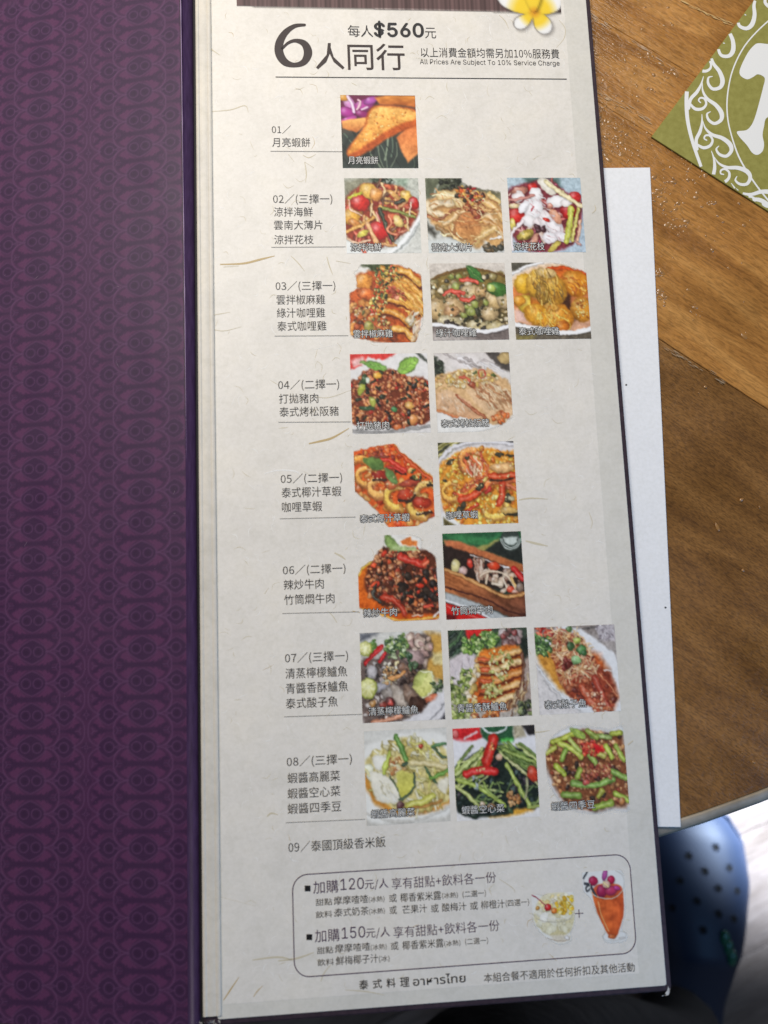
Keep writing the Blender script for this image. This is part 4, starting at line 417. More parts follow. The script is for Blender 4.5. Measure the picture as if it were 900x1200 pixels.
# ------------------------------------------------------------------ mesh helpers
def link(o, parent=None):
    scene.collection.objects.link(o)
    if parent is not None: o.parent = parent
    return o
def tag(o, label=None, cat=None, group=None, kind=None):
    for k, v in (('label', label), ('category', cat), ('group', group), ('kind', kind)):
        if v: o[k] = v
    return o
def empty(name, loc=(0, 0, 0)):
    o = bpy.data.objects.new(name, None); o.empty_display_size = .02; o.location = loc; scene.collection.objects.link(o); return o
def mesh(name, V, F, m, parent=None, smooth_=False, uv=None):
    me = bpy.data.meshes.new(name); me.from_pydata([tuple(v) for v in V], [], F); ms = m if isinstance(m, (list, tuple)) else [m]
    for q in ms: me.materials.append(q)
    if smooth_: me.polygons.foreach_set('use_smooth', [True]*len(me.polygons))
    me.update(); return link(bpy.data.objects.new(name, me), parent)
def slab(name, pts, z0, z1, m, parent=None, bevel=0., seg=2):   # polygon outline pushed from z0 to z1, edges bevelled
    bm = bmesh.new(); a = [bm.verts.new((p[0], p[1], z0)) for p in pts]; b = [bm.verts.new((p[0], p[1], z1)) for p in pts]; n = len(pts)
    bm.faces.new(a[::-1]); bm.faces.new(b)
    for i in range(n): bm.faces.new((a[i], a[(i+1) % n], b[(i+1) % n], b[i]))
    bmesh.ops.recalc_face_normals(bm, faces=bm.faces)
    if bevel:
        ed = [e for e in bm.edges if abs(e.verts[0].co.z-z1) < 1e-9 and abs(e.verts[1].co.z-z1) < 1e-9]
        bmesh.ops.bevel(bm, geom=ed, offset=bevel, segments=seg, affect='EDGES')
    me = bpy.data.meshes.new(name); bm.to_mesh(me); bm.free(); me.materials.append(m); return link(bpy.data.objects.new(name, me), parent)
def rect(x0, y0, x1, y1): return [(x0, y0), (x1, y0), (x1, y1), (x0, y1)]
def ribbon(pts, ws, place, n=8, cap=True):                       # variable-width stroke; place maps 2D -> 3D
    P = smooth([(p[0], p[1], w) for p, w in zip(pts, ws)], n); V = []; F = []
    for i, (x, y, w) in enumerate(P):
        a, b = P[max(0, i-1)], P[min(len(P)-1, i+1)]; dx, dy = b[0]-a[0], b[1]-a[1]; L = math.hypot(dx, dy) or 1; w = max(w, .05)/2
        V += [place(x-dy/L*w, y+dx/L*w), place(x+dy/L*w, y-dx/L*w)]
        if i: k = 2*i; F.append((k-2, k-1, k+1, k))
    if cap:
        for idx, s in ((0, -1), (len(P)-1, 1)):
            x, y, w = P[idx]; a, b = P[max(0, idx-1)], P[min(len(P)-1, idx+1)]; t0 = math.atan2(b[1]-a[1], b[0]-a[0]); k = len(V); r = max(w, .05)/2; arc = []
            for j in range(7):
                t = t0+(s*(-90+30*j))*math.pi/180+(math.pi if s < 0 else 0); arc.append(place(x+r*math.cos(t), y+r*math.sin(t)))
            V += arc; F.append(tuple(range(k, k+7)))
    return V, F
def up_faces(o):                                                 # make thin print faces look up
    bm = bmesh.new(); bm.from_mesh(o.data)
    for f in bm.faces:
        if f.normal.z < 0: f.normal_flip()
    bm.to_mesh(o.data); bm.free(); return o
def join(parts):
    V, F = [], []
    for v, f in parts: k = len(V); V += v; F += [tuple(i+k for i in q) for q in f]
    return V, F
def colour_grid(name, X, Y, Z, col, m, parent, alpha=None):      # grid sheet with a colour per vertex
    h, w = X.shape; V = np.stack([X, Y, Z], -1).reshape(-1, 3); i = np.arange(h*w).reshape(h, w)
    F = np.stack([i[:-1, :-1], i[1:, :-1], i[1:, 1:], i[:-1, 1:]], -1).reshape(-1, 4)
    me = bpy.data.meshes.new(name); me.vertices.add(len(V)); me.vertices.foreach_set('co', V.ravel().astype(np.float32)); me.loops.add(F.size); me.loops.foreach_set('vertex_index', F.ravel().astype(np.int32))
    me.polygons.add(len(F)); me.polygons.foreach_set('loop_start', np.arange(0, F.size, 4, dtype=np.int32)); me.update(calc_edges=True); me.validate()
    at = me.color_attributes.new('print', 'FLOAT_COLOR', 'POINT'); A = np.ones((h*w, 4), np.float32); A[:, :3] = col.reshape(-1, 3)
    if alpha is not None: A[:, 3] = alpha.ravel()
    at.data.foreach_set('color', A.ravel()); me.materials.append(m); return link(bpy.data.objects.new(name, me), parent)
SANS = HAN = None                                                # the typefaces that ship inside Blender: Latin sans serif, Han
try:
    import os
    fd = bpy.utils.system_resource('DATAFILES', path='fonts')
    SANS = bpy.data.fonts.load(os.path.join(fd, 'Inter.woff2')); HAN = bpy.data.fonts.load(os.path.join(fd, 'Noto Sans CJK Regular.woff2'))
except Exception as e: print('fonts', e)
def text_mesh(s, offset=0., res=2, spacing=1.):                  # the words as flat faces, fitted later
    cu = bpy.data.curves.new('text', 'FONT'); cu.body = s
    fo = SANS if max(map(ord, s)) < 256 else (HAN if any(q in '0123456789(/' for q in s) else None)
    if fo is not None: cu.font = fo
    cu.size = 1; cu.offset = offset; cu.resolution_u = res; cu.space_character = spacing; cu.fill_mode = 'BOTH' if False else 'FRONT'
    cu.dimensions = '2D'; cu.fill_mode = 'BOTH'
    ob = bpy.data.objects.new('text', cu); scene.collection.objects.link(ob); dg = bpy.context.evaluated_depsgraph_get(); me = bpy.data.meshes.new_from_object(ob.evaluated_get(dg))
    bpy.data.objects.remove(ob); bpy.data.curves.remove(cu); v = np.array([q.co[:] for q in me.vertices]); f = [tuple(p.vertices) for p in me.polygons]; bpy.data.meshes.remove(me); return v, f
# ------------------------------------------------------------------ the floor
def wood_mat(name, dark, mid, light, scale=1., rough=.3, axis_rot=0., spec=.5, dents=0., contrast=1., gs=(1., 11, 1), fs=(3., 26, 1)):
    m = mat(name, mid, rough, spec); n = N(m)
    g = n.coords(gs, 0); g2 = n.coords(fs, 0)
    a = n.noise(g, 9*scale, 6, .62, .9); b = n.noise(g2, 42*scale, 3, .6, .5); c = n.noise(n.coords(), 16*scale, 3, .5)
    base = n.ramp(a, [(.30, dark), (.5, mid), (.72, light)])
    fine = n.ramp(b, [(.36, (1-.42*contrast,)*3), (.55, (1, 1, 1)), (.75, (1+.18*contrast,)*3)]); big = n.ramp(c, [(.3, (.80, .79, .78)), (.62, (1.1, 1.09, 1.06))])
    n.l(n.mul(n.mul(base, fine), big), n.b.inputs['Base Color'])
    r = n.n('MapRange'); r.inputs[1].default_value = .3; r.inputs[2].default_value = .7; r.inputs[3].default_value = rough*.75; r.inputs[4].default_value = rough*1.35; n.l(c, r.inputs[0]); n.l(r.outputs[0], n.b.inputs['Roughness'])
    if dents:                                                    # uneven, dimpled varnish
        ad = n.n('Math', operation='ADD'); d1 = n.noise(n.coords((1, 1, 1)), 260, 2, .5, .6); n.l(d1, ad.inputs[0]); n.l(b, ad.inputs[1]); n.bump(ad.outputs[0], dents, .0012)
    else: n.bump(b, .15, .0005)
    return m
FLZ = -.72
fm = [wood_mat('floor_laminate_%s' % k, d, mi, l, .45, .34, contrast=.5) for k, d, mi, l in (('a', (.13, .098, .078), (.20, .158, .135), (.28, .23, .205)), ('b', (.11, .083, .066), (.17, .134, .115), (.24, .195, .172)))]
fl = tag(mesh('floor', [(-4, -4, FLZ-.012), (4, -4, FLZ-.012), (4, 4, FLZ-.012), (-4, 4, FLZ-.012)], [(0, 1, 2, 3)], mat('floor_base', (.08, .06, .05), .8)), 'pale brown laminate boards below the table', None, None, 'structure')
p0, p1 = wp(860, 1100, FLZ), wp(898, 1080, FLZ); FD = Vector((p1.x-p0.x, p1.y-p0.y, 0)).normalized(); FA = math.atan2(FD.y, FD.x)
bw = .118; fb = None; rr = random.Random(5); fc = Vector((.45, -.35))
bd = {}
for q in (0, 1):
    o = slab('floor_board', rect(-.599, -bw/2+.0006, .599, bw/2-.0006), 0, .0115, fm[q], fl, .0008, 1); bd[q] = o.data; bpy.data.objects.remove(o)
for i in range(-7, 8):
    off = rr.uniform(-.5, .5)
    for j in (-1, 0, 1):
        o = link(bpy.data.objects.new('floor_board', bd[rr.randint(0, 1)]), fl); u = j*1.2+off; v = i*bw
        o.location = (fc.x+FD.x*u-FD.y*v, fc.y+FD.y*u+FD.x*v, FLZ-.0118); o.rotation_euler = (0, 0, FA+(math.pi if rr.random() < .5 else 0))

# ------------------------------------------------------------------ the round table: boards glued side by side, grey edge band, pedestal
TR_ = .45; e0, e1 = wp(768, 989), wp(900, 944); ed = Vector((e1.x-e0.x, e1.y-e0.y)).normalized(); em = (Vector((e0.x, e0.y))+Vector((e1.x, e1.y)))/2
nrm = Vector((-ed.y, ed.x)); TC = em+nrm*TR_
table = tag(empty('round_table', (TC.x, TC.y, FLZ)), 'round varnished brown wooden table with grey edge band, under the menu', 'table')
s0, s1 = wp(772, 396), wp(900, 479); SD = Vector((s1.x-s0.x, s1.y-s0.y)).normalized(); SN = Vector((-SD.y, SD.x)); SA = math.atan2(SD.y, SD.x)
a0 = wp(688, 12); cA = (Vector((a0.x, a0.y))-TC).dot(SN); cB = (Vector((s0.x, s0.y))-TC).dot(SN)      # offsets of the two seams seen
a1 = wp(700, 118); cM = (Vector((a1.x, a1.y))-TC).dot(SN)
W = wood_mat('varnished_table_wood', (.27, .112, .024), (.41, .185, .044), (.55, .275, .078), 2., .25, dents=.2, contrast=.8, gs=(1., 7, 1), fs=(3.5, 19, 1))
W2 = wood_mat('varnished_table_wood_golden', (.32, .135, .026), (.50, .23, .046), (.66, .35, .085), 2., .25, dents=.2, contrast=.8, gs=(1., 7, 1), fs=(3.5, 19, 1))
W3 = wood_mat('darker_table_wood', (.14, .060, .014), (.225, .102, .025), (.315, .152, .043), 2.2, .33, dents=.18, contrast=1., gs=(1.2, 6, 1), fs=(6., 24, 1))
cuts = sorted([-.46, cB-.17, cB-.34, cB, cM, cA, cA+.075, cA+.15, cA+.225, cA+.3, cA+.375, .46])
cuts = [c for c in cuts if c < .4495 and c > -.4495]; cuts = [-.4495]+cuts+[.4495]
rim_r = TR_-.0042
for c0, c1 in zip(cuts[:-1], cuts[1:]):
    if c1-c0 < .004: continue
    g = .00003; a, b = c0+g, c1-g; r = rim_r; K = 24; pts = []
    lim = lambda v: math.sqrt(max(r*r-v*v, 1e-8))
    for k in range(K+1):
        v = a+(b-a)*k/K; pts.append((lim(v) if abs(v) < r else 0, v))
    for k in range(K, -1, -1):
        v = a+(b-a)*k/K; pts.append((-lim(v) if abs(v) < r else 0, v))
    pts = [p for i, p in enumerate(pts) if (p[0]-pts[i-1][0])**2+(p[1]-pts[i-1][1])**2 > 1e-9]
    cm = (c0+c1)/2; m = W3 if cm < cB else (W2 if abs(cm-(cA+cM)/2) > .001 and rr.random() < .35 else W)
    b_ = slab('table_board', pts, -.0235, -.0002 if cm >= cB else -.00045, m, table, .00016, 1)
    b_.matrix_parent_inverse = Matrix(); b_.location = (0, 0, -FLZ); b_.rotation_euler = (0, 0, SA)
# edge band: lathe
prof = [(TR_-.004, -.0238), (TR_-.004, -.0004), (TR_-.0034, -.0002), (TR_-.0014, -.0008), (TR_-.0003, -.0022), (TR_, -.0045), (TR_, -.022), (TR_-.0008, -.0238)]
K = 160; V = []; F = []
for i in range(K):
    t = 2*math.pi*i/K; V += [(r*math.cos(t), r*math.sin(t), z) for r, z in prof]; q = len(prof)
    for j in range(q): F.append((i*q+j, i*q+(j+1) % q, ((i+1) % K)*q+(j+1) % q, ((i+1) % K)*q+j))
mb = mat('edge_band', (.33, .28, .215), .42, .5); n = N(mb); n.l(n.ramp(n.noise(n.coords((1, 1, 3)), 120, 4), [(.35, (.24, .195, .14)), (.65, (.38, .33, .26))]), n.b.inputs['Base Color'])
o = mesh('edge_band', V, F, mb, table, True); o.location = (0, 0, -FLZ)
def lathe(name, prof, m, parent, K=48, loc=(0, 0, 0)):
    V = []; F = []; q = len(prof)
    for i in range(K):
        t = 2*math.pi*i/K; V += [(r*math.cos(t), r*math.sin(t), z) for r, z in prof]
        for j in range(q-1): F.append((i*q+j, ((i+1) % K)*q+j, ((i+1) % K)*q+j+1, i*q+j+1))
    o = mesh(name, V, F, m, parent, True); o.location = loc; return o
mi_ = mat('black_iron', (.02, .02, .022), .4)
lathe('pedestal', [(0, .012), (.19, .012), (.2, .018), (.19, .026), (.05, .04), (.035, .06), (.035, .66), (.09, .682), (.09, .694), (0, .694)], mi_, table)
# crumbs of dried glaze / droplets in the varnish that catch the light
ico = None
def droplets(name, spots, m, parent, seed):
    r = random.Random(seed); V = []; F = []
    for x, y, s in spots:
        k = len(V); K = 7; sx, sy, an = s*r.uniform(.7, 1.5), s*r.uniform(.5, 1), r.uniform(0, 3.14); h = s*r.uniform(.15, .4)
        for ring, (q, z) in enumerate(((1, 0), (.8, .55), (.4, .92))):
            for j in range(K):
                t = 2*math.pi*j/K; u, v = q*sx*math.cos(t)*(1+.25*math.sin(3*t+s*9e3)), q*sy*math.sin(t); V.append((x+u*math.cos(an)-v*math.sin(an), y+u*math.sin(an)+v*math.cos(an), z*h-.0002))
        V.append((x, y, h-.0002))
        for ring in range(2):
            for j in range(K): F.append((k+ring*K+j, k+ring*K+(j+1) % K, k+(ring+1)*K+(j+1) % K, k+(ring+1)*K+j))
        for j in range(K): F.append((k+2*K+j, k+2*K+(j+1) % K, k+3*K))
    o = mesh(name, V, F, m, parent, True); o['kind'] = 'stuff'; return o
r_ = random.Random(11); sp = []
tcx, tcy = TC.x, TC.y
clus = [(694, 60, 14, 34), (730, 60, 22, 14), (700, 95, 18, 14), (758, 66, 8, 12), (770, 80, 12, 14), (790, 90, 16, 10), (712, 140, 20, 34), (725, 160, 14, 26), (740, 180, 20, 34), (700, 180, 12, 22), (706, 125, 10, 12), (760, 105, 20, 8), (805, 190, 10, 12), (815, 205, 14, 18), (790, 215, 14, 18), (775, 230, 12, 16), (790, 250, 16, 24), (800, 262, 10, 14), (832, 235, 8, 12), (772, 320, 5, 26), (778, 350, 8, 18), (772, 345, 5, 14), (808, 362, 10, 6), (822, 370, 8, 5), (850, 268, 20, 10), (868, 390, 6, 3), (824, 455, 10, 3), (750, 40, 40, 16), (735, 120, 40, 30), (790, 200, 40, 30), (800, 300, 40, 12), (780, 20, 40, 6), (860, 330, 40, 5), (850, 600, 60, 5), (860, 850, 40, 4)]
for cx, cy, sg, k in clus:
    for _ in range(int(k*.8)):
        q = wp(cx+r_.gauss(0, sg*.6), cy+r_.gauss(0, sg*.6)); sp.append((q.x-tcx, q.y-tcy, r_.choice((.0002, .0003, .0004, .0004, .0005, .0006, .0009))))
Mg = mat('dried_glaze', (.33, .16, .045), .32, .6); Mg.node_tree.nodes['Principled BSDF'].inputs['Coat Weight'].default_value = .5; Mg.node_tree.nodes['Principled BSDF'].inputs['Coat Roughness'].default_value = .16
o = droplets('varnish_pimples', sp, Mg, table, 3); o.location = (0, 0, -FLZ)
# pale strokes along the seams: groove sheen painted in colour, with light smears
def sheen_smear(name, px, ws, col, seed):
    rr2 = random.Random(seed); parts = []
    for k in range(26):
        i = rr2.uniform(0, len(px)-1.01); a = int(i); f = i-a; x = px[a][0]*(1-f)+px[a+1][0]*f+rr2.gauss(0, 1); y = px[a][1]*(1-f)+px[a+1][1]*f+rr2.gauss(0, ws*.35); L = rr2.uniform(4, 14)
        dx, dy = (px[-1][0]-px[0][0]), (px[-1][1]-px[0][1]); D = math.hypot(dx, dy); dx /= D; dy /= D
        parts.append(ribbon([(x-dx*L/2, y-dy*L/2), (x+rr2.uniform(-.5, .5), y+rr2.uniform(-.5, .5)), (x+dx*L/2, y+dy*L/2)], [.1, rr2.uniform(.3, 1.1), .1], lambda u, v: tuple(wp(u, v, .00004+k*1.5e-6)-Vector((tcx, tcy, 0))), 3, False))
    V, F = join(parts); o = mesh(name, V, F, mat(name+'_tint', col, .28, .6), table); o.location = (0, 0, -FLZ); o['kind'] = 'stuff'; up_faces(o)
sheen_smear('seam_sheen_smear', [(694, 18), (716, 33), (738, 46), (764, 62), (790, 80), (808, 92)], 3.5, (.55, .38, .24), 1)
sheen_smear('seam_sheen_smear', [(780, 408), (800, 420), (830, 436), (850, 450)], 6, (.34, .25, .16), 2)
sheen_smear('seam_sheen_smear', [(800, 2), (830, 16), (862, 31)], 3, (.60, .40, .17), 3)
sheen_smear('seam_sheen_smear', [(700, 108), (716, 118), (744, 130), (764, 146)], 5, (.52, .35, .20), 4)

# ------------------------------------------------------------------ white card under the menu
tr, br = wp(762, 196, .001), wp(798, 969.5, .001); dn = Vector((br.x-tr.x, br.y-tr.y)); L = dn.length; dn.normalize(); lf = Vector((dn.y, -dn.x))
if lf.x > 0: lf = -lf
q = [(tr.x, tr.y), (br.x, br.y), (br.x+lf.x*.15, br.y+lf.y*.15), (tr.x+lf.x*.15, tr.y+lf.y*.15)]
c0 = Vector(((q[0][0]+q[2][0])/2, (q[0][1]+q[2][1])/2))
o = slab('white_card', [(a-c0.x, b-c0.y) for a, b in q][::-1], 0, .0009, M_card, None, .00015, 1); o.location = (c0.x, c0.y, .0001); card_o = o
tag(o, 'plain white card sticking out from under the right side of the menu', 'card')
for (px_, py_) in ((734, 451), (780, 712)):
    s_ = wp(px_, py_, .0011); d_ = mesh('ink_speck', [(s_.x-c0.x+.00035*math.cos(k), s_.y-c0.y+.0003*math.sin(k), .00093) for k in range(6)], [(0, 1, 2, 3, 4, 5)], M_ink, o)

# ------------------------------------------------------------------ green printed card
GZ = .0005
A, B, C_ = wp(763.5, 160, GZ), wp(886, -3, GZ), wp(903, 249, GZ); u1 = Vector((B.x-A.x, B.y-A.y)).normalized(); u2 = Vector((C_.x-A.x, C_.y-A.y)).normalized()
print('green card angle', math.degrees(math.acos(u1.dot(u2))), 'card length', L, 'table centre', TC)
Mgr = mat('olive_green_card', (.285, .262, .062), .6, .25); n = N(Mgr); n.l(n.ramp(n.noise(n.coords(), 500, 5, .7), [(.3, (.245, .222, .048)), (.7, (.325, .30, .078))]), n.b.inputs['Base Color']); n.bump(n.noise(n.coords(), 900, 3), .1, .0002)
Mwh = mat('white_print', (.80, .79, .76), .6, .25)
gp = [(0, 0), tuple(u1*.155), tuple((u1+u2)*.155), tuple(u2*.155)]
gc = slab('green_card', gp[::-1] if (u1.x*u2.y-u1.y*u2.x) < 0 else gp, 0, GZ-.00003, Mgr, None, .0001, 1); gc.location = (A.x, A.y, .00003)
tag(gc, 'olive green card with white scrollwork ring and emblem, top right on the table', 'card')
PH = [0]
def gpl(u, v): q = wp(u, v, GZ+.00005+PH[0]); return (q.x-A.x, q.y-A.y, q.z-.00003)
def clipcard(V, F):                                              # keep what lies on the card
    keep = []; 
    for f in F:
        c = Vector((sum(V[i][0] for i in f)/len(f), sum(V[i][1] for i in f)/len(f))); d = u1.x*u2.y-u1.y*u2.x
        a = (c.x*u2.y-c.y*u2.x)/d; b = (u1.x*c.y-u1.y*c.x)/d
        if .0004 <= a <= .1546 and .0004 <= b <= .1546: keep.append(f)
    return V, keep
zo = lambda x, y: (680+x/4.09, y/4.09)                           # traced from the enlarged photograph
def gstroke(name, pts, ws, n=10, px=False):
    n = max(n*3, 20)
    V, F = ribbon([p if px else zo(*p) for p in pts], [w if px else w/4.09 for w in ws], gpl, n); V, F = clipcard(V, F)
    if F: up_faces(mesh(name, V, F, Mwh, gc))
ring = [(962+125*math.cos(math.radians(t)), 118+134*math.sin(math.radians(t))) for t in range(100, 290, 8)]
inner = [(930, 0), (908, 18), (886, 38), (870, 58), (858, 84), (852.5, 112), (852.5, 136), (857, 158), (866, 184), (880, 208), (898, 232), (925, 262), (960, 290)]
gstroke('inner_ring', inner, [1.6]*8+[1.9]*5, 10, True)
outer = [(860, -10), (842, 10), (822, 44), (810, 74), (805.5, 102), (804.5, 122), (806, 142), (811, 164), (819, 188), (827, 208), (842, 236), (870, 270)]
gstroke('outer_ring', outer, [4.6]*6+[4.3, 4, 3.6, 3, 2.6, 2.4], 10, True)
ctr = Vector((972, 118))
def polar(p): x, y = zo(*p); d = Vector((x, y))-ctr; return math.atan2(d.y, d.x), d.length
def unpolar(t, r): return (ctr.x+r*math.cos(t), ctr.y+r*math.sin(t))
motS = [((588, 580), 2), ((600, 615), 9), ((632, 645), 15), ((680, 662), 19), ((716, 690), 22), ((724, 722), 18), ((700, 748), 15), ((668, 740), 13), ((652, 716), 9), ((664, 700), 4)]
motT = [((560, 715), 14), ((556, 670), 16), ((574, 630), 16), ((583, 590), 10), ((583, 548), 3)]
motC = [((556, 690), 10), ((590, 708), 15), ((622, 698), 14), ((634, 672), 11), ((620, 650), 10), ((600, 650), 9), ((594, 664), 7), ((606, 672), 6)]
for k in range(-5, 6):
    st = rad(17.0)*k
    for nm, mo in (('scroll_leaf', motS), ('scroll_stem', motT), ('scroll_curl', motC)):
        pts = []
        for p, w in mo: t, r = polar(p); pts.append(unpolar(t-st, r))
        PH[0] += 4e-7; gstroke(nm, pts, [w/4.09 for p, w in mo], 7, True)
PH[0] = 0
gl = [(930, 207), (900, 211), (855, 207), (832, 218), (800, 258), (766, 330), (768, 362), (800, 380), (830, 368), (852, 356), (884, 374), (876, 420), (858, 490), (838, 560), (820, 600), (795, 624), (752, 630), (762, 655), (798, 695), (824, 732), (850, 742), (874, 724), (881, 690), (874, 650), (880, 610), (900, 560)]
gl = gl+[(1860+20-x+20, y) for x, y in gl[::-1]]
pp_ = [zo(*p) for p in smooth(gl, 4, True)]
V, F = [gpl(*p) for p in pp_], [tuple(range(len(pp_)))]; up_faces(mesh('emblem', V, F, Mwh, gc))
gstroke('lower_scroll', [(808, 962), (835, 955), (870, 962), (905, 985), (930, 1020)], [5, 16, 20, 16, 6])
# ------------------------------------------------------------------ the menu
menu = empty('menu'); menu.matrix_world = MENU
tag(menu, 'open restaurant menu with purple patterned inside cover and a page of dish pictures', 'menu')
def xy(px, py): q = mp(px, py); return q.x, q.y
xr = mp(733, 600).x; PX1 = .0816; PX0 = mp(254, 600).x; PY0 = .062; PY1 = mp(500, 1181).y
PY1 = mp(262, 1194.5).y; CY1 = PY1-.0012
print('page', PX0, PX1, PY1)
M_pur = mat('aubergine_cover_paper', (.036, .022, .030), .5, .3); n = N(M_pur); n.l(n.ramp(n.noise(n.coords(), 700, 4), [(.3, (.028, .017, .024)), (.7, (.050, .030, .040))]), n.b.inputs['Base Color'])
M_ind = mat('indigo_spine_cloth', (.040, .020, .066), .38, .5); n = N(M_ind); n.l(n.ramp(n.noise(n.coords((8, 1, 1)), 160, 5), [(.3, (.030, .014, .050)), (.7, (.054, .028, .088))]), n.b.inputs['Base Color'])
M_blk = mat('black_gap', (.006, .005, .006), .7); M_worn = mat('worn_board_white', (.62, .60, .57), .8)
# cover board behind the page (rounded corner)
def rrect(x0, y0, x1, y1, r, corners=(1, 1, 1, 1), K=5):
    out = []
    for (cx, cy, a, on) in ((x0+r, y0+r, 180, corners[0]), (x1-r, y0+r, 270, corners[1]), (x1-r, y1-r, 0, corners[2]), (x0+r, y1-r, 90, corners[3])):
        if on: out += [(cx+r*math.cos(rad(a+90*k/K)), cy+r*math.sin(rad(a+90*k/K))) for k in range(K+1)]
        else: out.append((x0 if a in (180, 90) else x1, y0 if a in (180, 270) else y1))
    return out
slab('cover_board', rrect(-.0445, CY1-.0006, .0832, PY0+.002, .0012), -.0031, -.00045, M_pur, menu, .0005, 3)
page = slab('page', rrect(PX0-.0012, PY1, PX1, PY0, .0006), -.0004, 0, M_margin, menu, .0001, 1)
inx = mp(707, 600).x; iny = mp(263, 1177).y
print('inner', inx, iny, [tuple(round(v, 4) for v in xy(*p)) for p in ((665, 100), (750, 1100), (745, 1000), (700, 1160))])
inx = (mp(665, 100).x+mp(749, 1100).x)/2
slab('print_area', rect(PX0+.0003, iny, inx, PY0-.0004), .00001, .00006, M_page, page)
# neighbouring leaf stubs forming the hinge strip
for nm, x0, x1, h, hh in (('hinge_leaf', -.0443, -.0400, .0003, .00065), ('hinge_fold', -.04445, -.0432, .00045, .0007), ('hinge_leaf', -.0410, -.03975, .00055, .0007)):
    V = []; F = []; K = 8
    for i in range(K+1):
        t = i/K; x = x0+(x1-x0)*t; z = h+(hh-h)*math.sin(math.pi*t)
        V += [(x, PY0, z), (x, PY1+.0012, z)]
        if i: F.append((2*i-2, 2*i-1, 2*i+1, 2*i))
    k = len(V); V += [(x0, PY0, -.0005), (x0, PY1+.0012, -.0005), (x1, PY0, -.0005), (x1, PY1+.0012, -.0005)]
    F += [(0, k, k+1, 1), (2*K, 2*K+1, k+3, k+2), (1, k+1, k+3, 2*K+1), tuple([0]+[2*i for i in range(1, K+1)]+[k+2, k])]
    mesh(nm, V, F, M_hinge, menu, False)
# dark gutter and rounded indigo spine strip
slab('gutter', rect(-.0462, CY1, -.0441, PY0), -.0032, -.0012, M_blk, menu)
V = []; F = []; K = 12
for i in range(K+1):
    t = i/K; a = math.pi*(1-t); x = -.0472+.00175*math.cos(a)*1.0; z = -.0011+.0018*math.sin(a)
    for y in (PY0, CY1): V.append((x, y, z))
    if i: F.append((2*i-2, 2*i-1, 2*i+1, 2*i))
F.append(tuple(range(0, 2*K+2, 2))); F.append(tuple(range(1, 2*K+2, 2)))
mesh('spine_roll', V, F, M_ind, menu, True)
# ---- left inside cover with the woven pattern; 13 degrees down from the page plane
LT = rad(13.0); EX0, EY0 = mp(212, 0)[:2]; EX1, EY1 = mp(228, 1190)[:2]
def edge_x(y): return EX0+(EX1-EX0)*(y-EY0)/(EY1-EY0)
SW = .090
def lp(s, y, dz=0.):                                             # s = distance left of the panel edge
    s2 = min(s, SW); x = -s2*math.cos(LT); z = -s2*math.sin(LT)+.0004
    if s > SW: x -= (s-SW)*math.cos(TILT); z += (s-SW)*math.sin(TILT)
    return (edge_x(y)+x, y, z+dz)
o_, d3 = MI @ CAMO, MI.to_3x3()
def lun(px, py):                                                 # line of sight on the tilted panel -> (s, y)
    d = d3 @ ray(px, py); nx, nz = -math.sin(LT), math.cos(LT); x0 = edge_x(-.1); t = ((x0-o_.x)*nx+(.0004-o_.z)*nz)/(d.x*nx+d.z*nz); q = o_+d*t
    return (edge_x(q.y)-q.x)/math.cos(LT), q.y
D1a, D1b, D0a, D0b = lun(164.5, 17.3), lun(166.8, 1160), lun(47.6, 37.6), lun(32.3, 1158.6)
pitch = (D1a[1]-D1b[1])/32.; print('pattern', D1a, D1b, D0a, D0b, 'pitch', pitch, 'period', D0a[0]-D1a[0], D0b[0]-D1b[0])
PER = ((D0a[0]-D1a[0])+(D0b[0]-D1b[0]))/2; sD = (D1a[0]+D1b[0])/2; yD = D1a[1]
